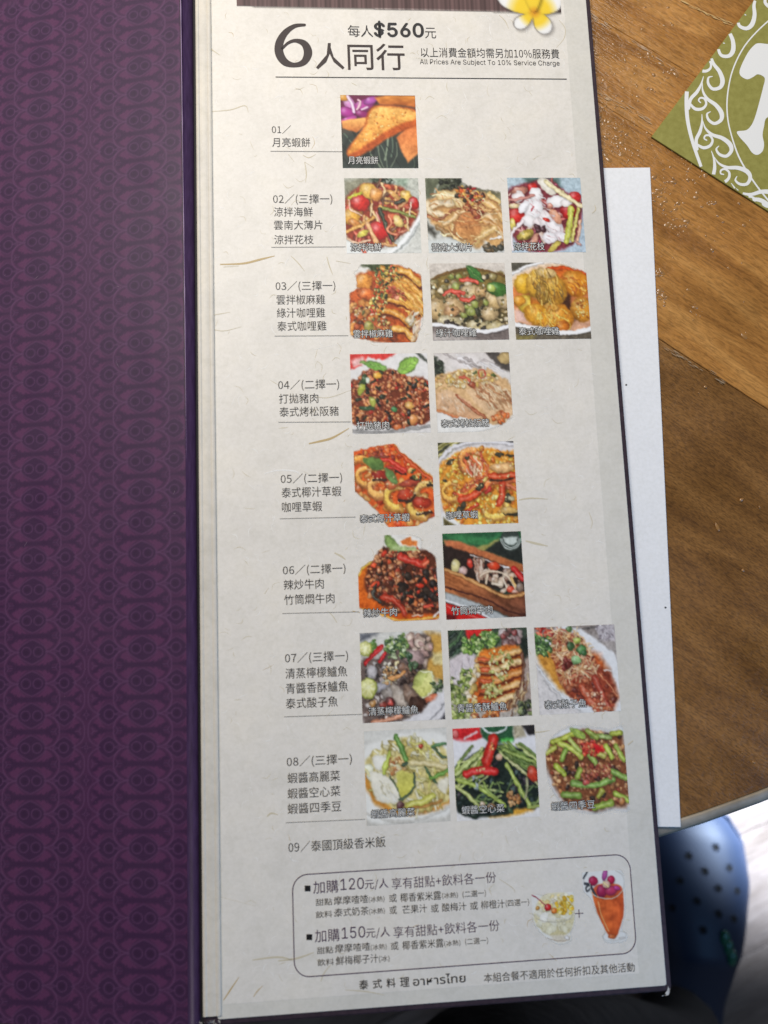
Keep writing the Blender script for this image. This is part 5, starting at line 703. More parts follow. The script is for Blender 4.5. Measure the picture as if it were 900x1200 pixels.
def damask(S, Y):
    u = np.abs(((S-sD)/PER+.5) % 1.-.5)*870.; v = np.abs(((Y-yD)/pitch+.5) % 1.-.5)*248.
    ss = lambda d, w=6.: np.clip(.5-d/w, 0, 1)
    lens = lambda cu, a, b: np.hypot((u-cu)/a, v/b)**1.0-1
    def lensd(cu, a, b): return (((np.abs(u-cu)+.01)/a)**1.08+((v+.01)/b)**1.9-1)*b*.55
    def lined(P, w):
        P = smooth(P, 5); d = np.full(u.shape, 1e9)
        for (x0, y0), (x1, y1) in zip(P[:-1], P[1:]):
            dx, dy = x1-x0, y1-y0; t = np.clip(((u-x0)*dx+(v-y0)*dy)/(dx*dx+dy*dy), 0, 1); d = np.minimum(d, np.hypot(u-x0-t*dx, v-y0-t*dy))
        return d-w/2
    Mi, D, L, K = [np.array(c)/255. for c in ((96, 61, 100), (80, 53, 90), (113, 69, 111), (118, 84, 124))]
    c = np.broadcast_to(Mi, u.shape+(3,)).copy()
    def lay(m, col, a=1.):
        nonlocal c; c = c*(1-(m*a)[..., None])+col*(m*a)[..., None]
    arc1 = 225-104*np.clip(1-v/105., 0, 1)**1.6; arc2 = 435-12-100*np.clip(1-v/108., 0, 1)**1.5; arcS = 188+10*0
    def area_(P, w=9.):                                          # soft-edged polygon
        d = np.full(u.shape, 1e9); ins = np.zeros(u.shape, bool); n_ = len(P)
        for k in range(n_):
            (x0, y0), (x1, y1) = P[k], P[(k+1) % n_]; dx, dy = x1-x0, y1-y0
            t = np.clip(((u-x0)*dx+(v-y0)*dy)/(dx*dx+dy*dy), 0, 1); d = np.minimum(d, np.hypot(u-x0-t*dx, v-y0-t*dy))
            if y0 != y1: ins ^= ((y0 > v) != (y1 > v)) & (u < (v-y0)/(y1-y0)*dx+x0)
        return ss(np.where(ins, -d, d), w)
    lay(area_([(112, 4), (158, 38), (168, 62), (150, 78), (112, 100), (44, 102), (66, 84), (92, 60), (106, 32)]), L)
    lay(area_([(338, 4), (372, 30), (388, 58), (372, 76), (340, 98), (292, 100), (312, 74), (328, 42)]), L)
    lay(area_([(186, 14), (204, 40), (212, 70), (236, 92), (210, 88), (196, 60)]), L, .55)
    lay(area_([(190, 84), (222, 104), (236, 116), (206, 112)]), D, .6)
    lay(ss(lined([(0, 124), (60, 124), (110, 124)], 34), 12), D); lay(ss(lined([(100, 124), (138, 114), (160, 90), (188, 84)], 24), 9), D); lay(ss(lined([(140, 118), (180, 122), (204, 112)], 16), 8), D); lay(ss(lined([(70, 112), (84, 98)], 12), 8), D, .8); lay(ss(lined([(120, 106), (128, 88)], 12), 8), D, .8)
    lay(ss(lined([(150, 82), (170, 78), (186, 64)], 12), 8), D, .8)
    lay(ss(lined([(290, 124), (330, 118), (358, 96), (376, 78)], 24), 9), D); lay(ss(lined([(310, 112), (318, 96)], 11), 8), D, .8); lay(ss(lined([(236, 124), (290, 124)], 22), 8), D, .8); lay(ss(lined([(345, 82), (362, 76)], 14), 8), D, .7)
    lay(ss(lined([(160, 124), (186, 124), (200, 108), (206, 96)], 7), 7), K, .8); lay(ss(lined([(352, 124), (376, 124), (388, 108), (392, 98)], 7), 7), K, .8)
    lay(ss(lensd(0, 126, 102), 7), K, .55); lay(ss(lensd(0, 110, 92), 8), D); lay(ss(np.abs(np.hypot(u-48, v)-38)-4, 7), K, .75); lay(ss(np.hypot(u-48, v)-22, 8), D*.93)
    lay(ss(lensd(262, 92, 88), 7), K, .45); lay(ss(lensd(262, 78, 78), 8), D); lay(ss(np.abs(np.hypot(u-258, v)-38)-4, 7), K, .75); lay(ss(np.hypot(u-258, v)-22, 8), D*.93); lay(ss(lined([(222, 0), (205, 2), (190, 8)], 9), 7), K, .7)
    lay(ss(lined([(108, 0), (140, 4), (176, 20), (208, 50), (222, 90), (224, 124)], 9), 7), K, .85); lay(ss(lined([(122, 14), (160, 34), (190, 64), (204, 96)], 12), 10), D, .45)
    lay(ss(lined([(330, 0), (350, 8), (388, 34), (412, 66), (420, 96), (421, 124)], 8), 7), K, .85); lay(ss(lined([(352, 26), (384, 56), (400, 90)], 14), 10), D, .5)
    st = np.abs(435-u)+v*1.0; lay(ss(np.hypot(435-u, v)-44, 12), D, .6); lay(ss(np.abs(np.sqrt(np.abs(435-u)+.01)+np.sqrt(v+.01)-5.8)*9-8, 9), K, .7)
    return c
ys = np.concatenate([np.linspace(PY0, .040, 18)[:-1], np.linspace(.040, CY1-.0012, 1112)]); sv = np.concatenate([np.linspace(.0004, .068, 246), np.linspace(.068, .128, 90)[1:]])
S, Y = np.meshgrid(sv, ys); C = lin(damask(S, Y)*255.)
X = np.vectorize(edge_x)(Y); s2 = np.minimum(S, SW); ex = np.maximum(S-SW, 0); XX = X-s2*math.cos(LT)-ex*math.cos(TILT); ZZ = .0004-s2*math.sin(LT)+ex*math.sin(TILT)+.00005
rn = np.random.RandomState(9); C = C*(1+rn.uniform(-.07, .07, C.shape[:2]))[..., None]
PUR_GAIN = np.array((.56, .47, .52))
M_dam = print_mat('woven_pattern_paper', .44, .28, False)
# board below the patterned paper
V = []; F = []
prof = [(0, 0), (SW, 0), (.1285, 0), (.1285, -.0024), (SW, -.0024), (0, -.0024)]
for yy in (PY0+.001, CY1-.0006):
    for s, dz in prof: V.append(lp(s, yy-(.0 if yy > 0 else .0016), dz))
q = len(prof); F = [tuple(range(q)), tuple(range(2*q-1, q-1, -1))]+[(i, i+q, (i+1) % q+q, (i+1) % q) for i in range(q)]
lb = mesh('left_cover', V, F, M_pur, menu)
colour_grid('patterned_paper', XX, Y, ZZ, C*PUR_GAIN, M_dam, lb)
V = []; F = []; K = 60                                            # highlight on the cover board's edge beside the spine, painted as paler purple
rr3 = random.Random(8)
for i in range(K+1):
    yy = PY0+(CY1-PY0)*i/K; x, y, z = lp(0, yy); w = .00012*rr3.uniform(.5, 1.3); V += [(x-w, y, z+.00009), (x+w, y, z+.00005), (x+w*1.2, y, z-.0006)]
    if i: k = 3*i; F += [(k-3, k-2, k+1, k), (k-2, k-1, k+2, k+1)]
mesh('edge_highlight', V, F, mat('purple_edge_highlight', (.30, .20, .33), .6), lb)
rs4 = random.Random(12); V = []; F = []                              # small scratches and specks on the patterned paper
for _ in range(34):
    px_, py_ = rs4.uniform(5, 205), rs4.uniform(5, 1190); s_, y_ = lun(px_, py_); a_ = rs4.uniform(0, 3.14); L_ = rs4.choice((.00015, .0002, .0005, .0012)); w_ = rs4.uniform(.00004, .00009); k = len(V)
    for q_ in ((-L_, 0), (0, w_), (L_, 0), (0, -w_)): V.append(lp(s_+q_[0]*math.cos(a_)-q_[1]*math.sin(a_), y_+q_[0]*math.sin(a_)+q_[1]*math.cos(a_), .00012))
    F.append((k, k+1, k+2, k+3))
o = up_faces(mesh('scratch', V, F, mat('scratched_paper', (.16, .10, .16), .5), lb)); o['kind'] = 'stuff'
# frayed foot of the spine, worn corner
def flecks(name, px, n_, sp, size, seed, m, parent, inv=menu):
    r = random.Random(seed); V = []; F = []
    for _ in range(n_):
        cx, cy = r.choice(px); q = mp(cx+r.gauss(0, sp), cy+r.gauss(0, sp*.5), r.uniform(-.0008, .0008)); k = len(V); s = r.uniform(.4, 1)*size; a = r.uniform(0, 3.14)
        dx, dy = math.cos(a)*s, math.sin(a)*s; V += [(q.x-dx, q.y-dy, q.z), (q.x+dy*.3, q.y-dx*.3, q.z+.0002), (q.x+dx, q.y+dy, q.z+.0003), (q.x-dy*.3, q.y+dx*.3, q.z+.0001)]; F.append((k, k+1, k+2, k+3)); F.append((k, k+2, k+1)) if False else None
    o = mesh(name, V, F, m, parent); o['kind'] = 'stuff'; return o
flecks('frayed_edge', [(244, 1197), (250, 1196), (256, 1198), (229, 1199), (236, 1199), (247, 1199)], 40, 2.2, .0004, 4, M_worn, menu)
flecks('worn_corner', [(783, 1163), (784, 1160), (781, 1166), (777, 1166)], 22, 1.2, .0004, 5, M_worn, menu)
wc = [mp(x, y, -.0006) for x, y in ((779, 1163), (780.5, 1165.5), (783, 1165.5), (784, 1162), (783.5, 1158), (782.4, 1155), (781.8, 1160))]
M_ = up_faces(mesh('worn_corner_tip', [(q.x, q.y, -.0003) for q in wc], [tuple(range(7))], M_worn, menu))

# ---- header strip with the frangipani
def put_picture(p, name, px0, py0, px1, py1, h, label=None, size=None):
    x0, y0 = xy(px0, py0); x1, y1 = xy(px1, py1); A = np.dstack([p.c, p.a]); H, Wd = A.shape[:2]; st = 2 if H*Wd > 30000 else 1
    if st == 2: A = (A[::2, ::2]+A[1::2, ::2]+A[::2, 1::2]+A[1::2, 1::2])/4
    H, Wd = A.shape[:2]; X, Y = np.meshgrid(np.linspace(x0, x1, Wd), np.linspace(y0, y1, H)); Z = np.full(X.shape, h)
    g_ = A[..., :3].mean(-1, keepdims=True); col = lin(np.clip(g_+(A[..., :3]-g_)*1.03, 0, 1)*255.)
    o = colour_grid(name, X, Y, Z, col, M_print, menu, np.clip(A[..., 3], 0, 1)); 
    if label: o['label'] = label
    return o
p = Paint(420, 100, 31); p.bg((226, 222, 214)); p.a[:] = 0
yb = 11.8; p.X[:] = p.X; W_ = 385.; sc = 100/W_                   # picture spans px 277..662, py -22..70
def hx(x): return (x-277)*sc
def hy(y): return (y+22)*sc
p.poly([(-1, -1), (101, -1), (101, hy(11)), (-1, hy(9.5))], (96, 76, 74), .15); m_ = p.Y < hy(9.5)+(p.X/100)*sc*2.5; p.a[m_] = 1
rs = np.random.RandomState(3); stripe = 1+.22*(rs.rand(420)-.5)+.14*np.sin(np.arange(420)*1.1)+.1*np.sin(np.arange(420)*.37); p.c[m_] = (p.c*stripe[None, :, None])[m_]
pa = np.zeros_like(p.a)
def petal(pts, ca, cb, cx, cy, shadow=True):
    P = [(hx(x), hy(y)) for x, y in smooth(pts, 5, True)]
    d = p.sdf(P, (slice(None), slice(None)))
    if shadow:
        d2 = p.sdf([(x+.5, y+.55) for x, y in P], (slice(None), slice(None))); sh = np.clip(.55-d2/1.2, 0, 1)*.38
        p.c[:] = p.c*(1-sh[..., None])*(p.a[..., None] > .5)+(p.a[..., None] <= .5)*(np.array((120, 112, 108))/255.); p.a[:] = np.maximum(p.a, np.where(p.a > .5, p.a, sh))
    m = np.clip(.5-d/.25, 0, 1); r = np.hypot(p.X-hx(cx), p.Y-hy(cy)); t = np.clip((r*1/sc-ca)/(cb-ca), 0, 1)[..., None]
    C = np.array((240, 205, 62))/255*(1-t)+np.array((240, 238, 234))/255*t; C = C*(1-.12*np.exp(-np.clip(-d, 0, 9)/.35))[..., None]; r2 = np.clip(1-r/sc/9, 0, 1)[..., None]; C = C*(1-r2)+np.array((214, 140, 40))/255*r2
    p.c[:] = p.c*(1-m[..., None])+C*m[..., None]; p.a[:] = np.maximum(p.a, m)
cx, cy = 628.5, 11
petal([(628, 11), (612, 13), (598, 8), (588, 1), (584, -12), (600, -20), (618, -8)], 22, 36, cx, cy); petal([(628, 11), (640, 14), (652, 11), (661, 4), (662, -8), (650, -18), (634, -6)], 18, 30, cx, cy); petal([(628, 11), (618, -4), (618, -20), (632, -24), (638, -10)], 18, 30, cx, cy)
petal([(628, 12), (620, 12), (606, 18), (602, 26), (606, 32), (614, 32), (622, 25)], 13, 22, cx, cy); petal([(628, 12), (626, 20), (628, 31), (636, 38), (645, 36), (649, 28), (646, 19), (638, 13)], 15, 24, cx, cy)
put_picture(p, 'header_strip', 277, -22, 662, 70, .00010, 'dark wood-grain band with a white and yellow frangipani flower')

# ---- dish pictures
LAYOUT = [('dish_moon', 398.7, 111.5, 490.4, 197.3, 'fried golden shrimp cake triangles beside a magenta orchid', '月亮蝦餅', 408, 188, 443, .25),
 ('dish_seafood_salad', 403.3, 209, 494, 296.5, 'seafood salad with cherry tomatoes in a white bowl', '涼拌海鮮', 411, 290, 447, .55), ('dish_thin_slices', 498, 209, 591, 296, 'thin meat slices topped with chilli and herbs', '雲南大薄片', 506, 290, 553, .7), ('dish_squid_salad', 594, 208.5, 686.5, 295.5, 'white squid salad with tomato and celery on pale blue', '涼拌花枝', 602, 289, 638, .6),
 ('dish_crispy_chicken', 406.7, 310, 498, 401, 'sliced crispy chicken under chopped pepper sauce', '雲拌椒麻雞', 414, 391.5, 460, .7), ('dish_green_curry', 503, 309, 596.7, 398, 'green curry chicken with a basil leaf in a white bowl', '綠汁咖哩雞', 511, 390.5, 558, .6), ('dish_yellow_curry', 599, 308, 693, 397, 'yellow curry chicken with potatoes in a white bowl', '泰式咖哩雞', 608, 388.5, 655, .6),
 ('dish_minced_pork', 409.9, 415.2, 504.8, 506.7, 'minced pork mound topped with two basil leaves', '打拋豬肉', 418, 499, 456, .6), ('dish_pork_neck', 508, 414, 602, 505, 'grilled pork slices with golden garlic', '泰式烤松阪豬', 517, 496.5, 573, .8),
 ('dish_red_prawn', 414, 521, 510, 616, 'prawns in red coconut curry with green leaves', '泰式椰汁草蝦', 422, 608, 480, .6), ('dish_curry_prawn', 512.8, 519, 607.5, 613, 'yellow curry prawns with egg on a white plate', '咖哩草蝦', 523, 604, 560, .6),
 ('dish_spicy_beef', 418, 628, 515, 726, 'spicy stir-fried minced beef with red chilli', '辣炒牛肉', 426, 718.5, 465, .6), ('dish_bamboo_beef', 518.1, 625.5, 616.5, 722.5, 'beef served in a split bamboo tube beside a dark bottle', '竹筒燜牛肉', 529, 716, 577, .35),
 ('dish_lemon_fish', 421.4, 742, 521.7, 842.7, 'steamed fish with lime slices and coriander', '清蒸檸檬鱸魚', 432, 834, 490, .7), ('dish_crispy_bass', 524.5, 739, 623.6, 838.5, 'crispy scored fish with green sauce and lettuce', '青醬香酥鱸魚', 536, 830, 594, .7), ('dish_sour_fish', 625.6, 735.5, 727.5, 833, 'fried fish in tamarind sauce under shredded garnish', '泰式酸子魚', 638, 826, 687, .6),
 ('dish_cabbage', 426, 857, 528, 962, 'pale stir-fried cabbage with shrimp paste', '蝦醬高麗菜', 435, 954, 486, .55), ('dish_water_spinach', 530, 854, 632.8, 956.5, 'dark water spinach stems with red chilli slices', '蝦醬空心菜', 541, 949.5, 591, .4), ('dish_green_beans', 637, 851, 738, 952, 'green beans stir-fried with minced meat', '蝦醬四季豆', 646, 945, 697, .4)]
def fit_text(s, px0, py, px1, hpx, m, name='printed_text', parent=menu, h=.00012, offset=0., dy=None, outline=None, kind_w=True, label=None):
    """words fitted between two picture columns, upright on the page, centred on row py"""
    v, f = text_mesh(s, min(offset, 0))
    if len(v) == 0: print('EMPTY', s); return None
    x0, y0 = xy(px0, py); x1, _ = xy(px1, py); _, ya = xy(px0, py-hpx/2); _, yb_ = xy(px0, py+hpx/2); Hh = ya-yb_
    a, b = v.min(0), v.max(0); sx = (x1-x0)/max(b[0]-a[0], 1e-6); sy = Hh/max(b[1]-a[1], 1e-6); cyv = (a[1]+b[1])/2
    T = lambda vv: [((q[0]-a[0])*sx+x0, (q[1]-cyv)*sy+y0) for q in vv]
    V = [(x, y, h) for x, y in T(v)]; F = list(f); mi = [0]*len(F); ms = [m]
    if outline is not None:
        B = T(v); V = []; F = []; mi = []; r_o = outline*Hh
        for k_ in range(8):
            a_ = k_*math.pi/4; n0 = len(V); V += [(x+r_o*math.cos(a_), y+r_o*math.sin(a_), h+k_*1.5e-6) for x, y in B]; F += [tuple(i+n0 for i in q) for q in f]; mi += [0]*len(f)
        n0 = len(V); V += [(x, y, h+.00003) for x, y in B]; F += [tuple(i+n0 for i in q) for q in f]; mi += [1]*len(f); ms = [M_cap, m]
    elif offset > .003:                                          # bolder: the same words laid again a hair to either side
        B = T(v); V = []; F = []; mi = []
        for k_, (ox, oy) in enumerate(((0, 0), (1, 0), (-1, 0), (0, 1), (0, -1))):
            n0 = len(V); V += [(x+ox*offset*Hh, y+oy*offset*Hh, h+k_*1.5e-6) for x, y in B]; F += [tuple(i+n0 for i in q) for q in f]; mi += [0]*len(f)
    o = mesh(name, V, F, ms, parent); 
    for p_, q in zip(o.data.polygons, mi): p_.material_index = q
    return up_faces(o)
for fn, a, b, c, d, lab, cap, cx0, cyy, cx1, wr in LAYOUT:
    P = globals()[fn]().finish(wr); o = put_picture(P, 'dish_photo', a, b, c, d, .00010, 'printed picture of '+lab)
    fit_text(cap, cx0, cyy, cx1, 9.2 if b < 600 else 9.8, M_capw, 'caption', o, .00013, -.004, outline=.075)
put_picture(drink_dessert().finish(.35), 'dessert_photo', 622, 1048, 676, 1106, .00010, 'printed picture of a glass bowl dessert with mango and a cherry')
put_picture(drink_juice().finish(.25), 'drink_photo', 681.5, 1022, 737.5, 1107, .00010, 'printed picture of a tall orange juice with an orchid and black straw')

# ---- words
T = fit_text
V, F = ribbon([(357, 29.5), (345, 31), (334, 39), (327.5, 51), (327.5, 63), (334, 73), (345, 76.5), (356, 73), (361, 62.5), (357, 52), (347, 48), (338, 50.5), (331, 57)], [3.2, 5, 7.5, 9.6, 10.2, 8.6, 5.6, 7.6, 10, 8, 4.6, 3.6, 3], lambda u, v: (*xy(u, v), .00012), 8)
up_faces(mesh('printed_numeral', V, F, M_head, menu))
T('人同行', 370, 66, 474, 31, M_head, offset=.006); T('每人', 407.5, 36.5, 437, 14, M_ink); T('$560', 438.5, 35, 496, 20, M_ink, offset=.035); T('元', 498, 39, 511, 12.5, M_ink)
T('以上消費金額均需另加10%服務費', 493, 61.5, 655, 11.5, M_ink); T('All Prices Are Subject To 10% Service Charge', 492, 73.2, 655.5, 7.6, M_ink)
ITEMS = [('01／', 318.5, 152, 341, 10, 0), ('月亮蝦餅', 319, 167, 363.5, 11, 0),
 ('02／(三擇一)', 320, 234, 389.5, 12.5, 0), ('涼拌海鮮', 321, 248.5, 366.5, 11, 0), ('雲南大薄片', 321, 264, 378, 11, 0), ('涼拌花枝', 321.5, 281, 367.5, 11, 0),
 ('03／(三擇一)', 323, 336, 393, 12.5, 0), ('雲拌椒麻雞', 324, 351.5, 381, 11.5, 0), ('綠汁咖哩雞', 324.5, 367, 381, 11.5, 0), ('泰式咖哩雞', 325, 382.5, 382.5, 11.5, 0),
 ('04／(二擇一)', 326, 452, 397.5, 13, 0), ('打拋豬肉', 327, 467.5, 373, 11.5, 0), ('泰式烤松阪豬', 327.5, 483, 397, 11.5, 0),
 ('05／(二擇一)', 329, 562, 401, 13, 0), ('泰式椰汁草蝦', 330, 577.5, 400, 12, 0), ('咖哩草蝦', 330.5, 594.5, 377.5, 12, 0),
 ('06／(二擇一)', 331.5, 669, 405, 13, 0), ('辣炒牛肉', 332.5, 685.5, 379.5, 12, 0), ('竹筒燜牛肉', 333, 703, 392, 12, 0),
 ('07／(三擇一)', 334, 772, 408, 13.5, 0), ('清蒸檸檬鱸魚', 334.5, 789.5, 407, 12.5, 0), ('青醬香酥鱸魚', 335, 807, 408, 12.5, 0), ('泰式酸子魚', 335, 824.5, 396, 12.5, 0),
 ('08／(三擇一)', 336, 893.5, 412.5, 13.5, 0), ('蝦醬高麗菜', 337, 912, 398.5, 12.5, 0), ('蝦醬空心菜', 337, 930, 399, 12.5, 0), ('蝦醬四季豆', 337, 948, 400, 12.5, 0), ('09／泰國頂級香米飯', 338, 993, 452, 13, 0)]
for s, a, b, c, hh, _ in ITEMS: T(s, a, b, c, hh, M_ink)
for r0, r1, y_, y2 in ((317, 401, 177.5, 178), (318, 405, 290, 289.5), (322, 408, 394, 393.5), (326, 411, 495, 494.5), (328, 417, 608, 606), (331, 421, 719, 717), (333, 424, 840, 837), (335, 428, 964, 960)):
    V, F = ribbon([(r0, y_), (r1, y2)], [.75, .75], lambda u, v: (*xy(u, v), .00012), 2, False); up_faces(mesh('printed_rule', V, F, M_line, menu))
V, F = ribbon([(323, 90.5), (664, 93)], [1.1, 1.1], lambda u, v: (*xy(u, v), .00012), 2, False); up_faces(mesh('printed_rule', V, F, M_ink, menu))
bx0, bx1, by0, by1 = (mp(343, 1070).x), (mp(743, 1070).x), mp(540, 1012.5).y, mp(540, 1132).y
fr = rrect(bx0, by1, bx1, by0, .0042, K=8); t_ = .00026; fi = rrect(bx0+t_, by1+t_, bx1-t_, by0-t_, .0042-t_, K=8); V = [(x, y, .00012) for x, y in fr+fi]; q = len(fr)
up_faces(mesh('printed_frame', V, [(i, (i+1) % q, (i+1) % q+q, i+q) for i in range(q)], M_inkp, menu))
for cx, cy in ((360.5, 1041), (362.5, 1098)):
    up_faces(mesh('printed_bullet', [(*xy(cx+a*3.4, cy+b*3.4), .00012) for a, b in ((-1, -1), (1, -1), (1, 1), (-1, 1))], [(0, 1, 2, 3)], M_cap, menu))
# every line in the frame climbs slightly to the right in the photograph: y is given at each word's own start
for s, a, b, c, hh, mm in [('加購', 367, 1040, 396.5, 15, M_inkp), ('120', 399, 1036.5, 426.5, 13.5, M_inkp), ('元/人', 427.5, 1037, 455, 13, M_inkp), ('享有甜點+飲料各一份', 459, 1035.5, 581.5, 13.5, M_inkp),
 ('甜點：', 370, 1057.5, 393, 8.2, M_ink), ('摩摩喳喳', 391.5, 1055.5, 431.5, 10, M_ink), ('(冰熱)', 432, 1054.5, 450.5, 7.5, M_ink), ('或', 456, 1052.5, 465, 10, M_ink), ('椰香紫米露', 469, 1052, 517, 10.5, M_ink), ('(冰熱)', 518, 1050, 536.5, 7.5, M_ink), ('(二選一)', 542, 1048.5, 569.5, 8.5, M_ink),
 ('飲料：', 370, 1072, 393, 8.2, M_ink), ('泰式奶茶', 392, 1069.5, 432, 10, M_ink), ('(冰熱)', 432.5, 1068.5, 451, 7.5, M_ink), ('或', 456.5, 1066.5, 465, 10, M_ink), ('芒果汁', 471.5, 1066, 500.5, 10, M_ink), ('或', 505, 1064.5, 514, 10, M_ink), ('酸梅汁', 518, 1063.5, 546.5, 10, M_ink), ('或', 551, 1061.5, 560, 10, M_ink), ('柳橙汁', 563.5, 1060.5, 591.5, 10, M_ink), ('(四選一)', 592.5, 1059, 620, 9, M_ink),
 ('加購', 369, 1097, 398, 15, M_inkp), ('150', 400.5, 1093.5, 428, 13.5, M_inkp), ('元/人', 429, 1094, 457, 13, M_inkp), ('享有甜點+飲料各一份', 461, 1092.5, 585.5, 13.5, M_inkp),
 ('甜點：', 371.5, 1114, 394, 8.2, M_ink), ('摩摩喳喳', 393, 1111.5, 434, 10, M_ink), ('(冰熱)', 434.5, 1110.5, 453, 7.5, M_ink), ('或', 458, 1108.5, 467, 10, M_ink), ('椰香紫米露', 471.5, 1108, 520, 10.5, M_ink), ('(冰熱)', 520.5, 1106, 539.5, 7.5, M_ink), ('(二選一)', 545, 1104, 572, 8.5, M_ink),
 ('飲料：', 372, 1128, 395, 8.2, M_ink), ('鮮梅椰子汁', 394, 1126, 443.5, 10.5, M_ink), ('(冰)', 444, 1124, 456.5, 8, M_ink),
 ('泰', 421, 1154, 431.5, 11, M_cap), ('式', 437, 1153, 447.5, 11, M_cap), ('料', 453, 1152, 463.5, 11, M_cap), ('理', 469, 1151, 479.5, 11, M_cap), ('อาหารไทย', 484, 1149.5, 545.5, 11.5, M_cap), ('本組合餐不適用於任何折扣及其他活動', 567, 1146, 744.5, 11, M_ink)]:
    T(s, a, b, c, hh, mm, offset=.012 if s[0] in '泰式料理อ' and len(s) < 9 and mm is M_cap else (-.004 if mm is M_inkp and len(s) > 5 else 0))
for aa in (((673.5, 1070.5), (683.5, 1070)), ((678.2, 1065.5), (678.8, 1075.5))):
    V, F = ribbon(list(aa), [.9, .9], lambda u, v: (*xy(u, v), .00012 if aa[0][0] < 675 else .000125), 2, False); up_faces(mesh('printed_plus', V, F, M_inkp, menu))

# ---- fibres in the paper print
fibs = [([(258, 310), (285, 309), (306, 304), (322, 300)], 2.2, 0), ([(262, 313), (280, 312)], 1.4, 1), ([(245, 131), (270, 129), (287, 124), (291, 132)], 1, 1), ([(362, 520), (376, 517), (390, 513), (409, 502)], 2.4, 0), ([(338, 181), (345, 190)], 1, 1), ([(357, 190), (359, 203), (358, 214)], 1.2, 1), ([(355, 182), (362, 185), (370, 181)], 1, 1), ([(357, 190), (368, 197)], 1, 1), ([(341, 300), (350, 309), (357, 318)], 1.1, 1), ([(383, 301), (386, 312), (390, 322)], 1.3, 1), ([(394, 306), (411, 309)], 1.3, 1),
 ([(296, 1125), (318, 1122), (331, 1122), (343, 1125)], 2, 1), ([(262, 1172), (270, 1160), (280, 1145)], 1.6, 0), ([(297, 1168), (302, 1161), (308, 1155)], 1.1, 0), ([(326, 1126), (348, 1123), (368, 1116)], 2.2, 1), ([(376, 1150), (380, 1140), (388, 1130)], 1.2, 1), ([(608, 586), (622, 584), (642, 585)], 1.8, 1), ([(616, 634), (628, 637), (642, 640)], 2.6, 1), ([(413, 716), (422, 718)], 1.5, 0), ([(243, 1133), (249, 1131), (255, 1127)], 1.6, 0),
 ([(238, 48), (238, 36), (243, 27), (247, 30), (246, 44), (241, 50), (248, 58), (258, 65)], 1.3, 1), ([(655, 24), (662, 33), (661, 45), (652, 56)], .7, 1), ([(585, 18), (592, 25), (596, 34)], .8, 1), ([(247, 370), (258, 368), (270, 366)], .9, 1), ([(246, 385), (262, 388), (283, 383)], .9, 1), ([(395, 730), (390, 722), (384, 716)], .9, 1), ([(313, 957), (318, 953), (326, 955)], 2, 1), ([(392, 648), (400, 652), (405, 656)], 2.2, 1), ([(518, 422), (512, 430), (514, 438)], .8, 1), ([(620, 858), (632, 858), (644, 856)], 1.4, 1), ([(736, 873), (742, 868)], 2.2, 1), ([(340, 985), (338, 978)], 1, 0), ([(310, 696), (315, 689)], 1.2, 1), ([(366, 410), (404, 402)], .8, 2), ([(310, 555), (326, 551), (345, 552), (352, 556)], 1.3, 2), ([(355, 628), (366, 614)], .9, 2), ([(370, 465), (386, 466), (412, 457)], .8, 1), ([(255, 1050), (300, 1062)], .6, 1), ([(470, 560), (476, 566)], .8, 1), ([(650, 320), (655, 330)], .7, 1), ([(690, 600), (694, 612), (692, 620)], .8, 1), ([(405, 1160), (430, 1162), (450, 1166)], 1.2, 1), ([(585, 1030), (600, 1040), (604, 1046)], .9, 1), ([(440, 975), (452, 980)], .9, 1), ([(694, 250), (698, 246), (697, 240)], .9, 1)]
parts = {0: [], 1: [], 2: []}; rf = random.Random(21)
for q, w, c in fibs: parts[c].append(ribbon(q, [w*.6]+[w*1.05]*(len(q)-2)+[w*.35], lambda u, v: (*xy(u, v), .00009), 5, False))
for _ in range(1000):
    x, y = rf.uniform(250, 660+.07*600), rf.uniform(14, 1170); a = rf.uniform(0, 6.28); L = rf.uniform(3, 15); x += (y/1200)*rf.uniform(0, 60)
    if xy(x, y)[0] > inx or xy(x, y)[1] < iny+.002: continue
    b = rf.uniform(-.35, .35)*L; parts[rf.choice((1, 1, 2, 2, 0) if _ % 9 == 0 else (1, 2, 2))].append(ribbon([(x, y), (x+math.cos(a)*L/2-math.sin(a)*b, y+math.sin(a)*L/2+math.cos(a)*b), (x+math.cos(a)*L, y+math.sin(a)*L)], [.2, rf.uniform(.3, .85), .2], lambda u, v: (*xy(u, v), .00008), 3, False))
for k, m in ((0, M_fibre), (1, M_fibre2), (2, M_fibre3)):
    V, F = join(parts[k]); o = mesh('paper_fibre', V, F, m, page); o['kind'] = 'stuff'; up_faces(o)
bpy.context.view_layer.update()
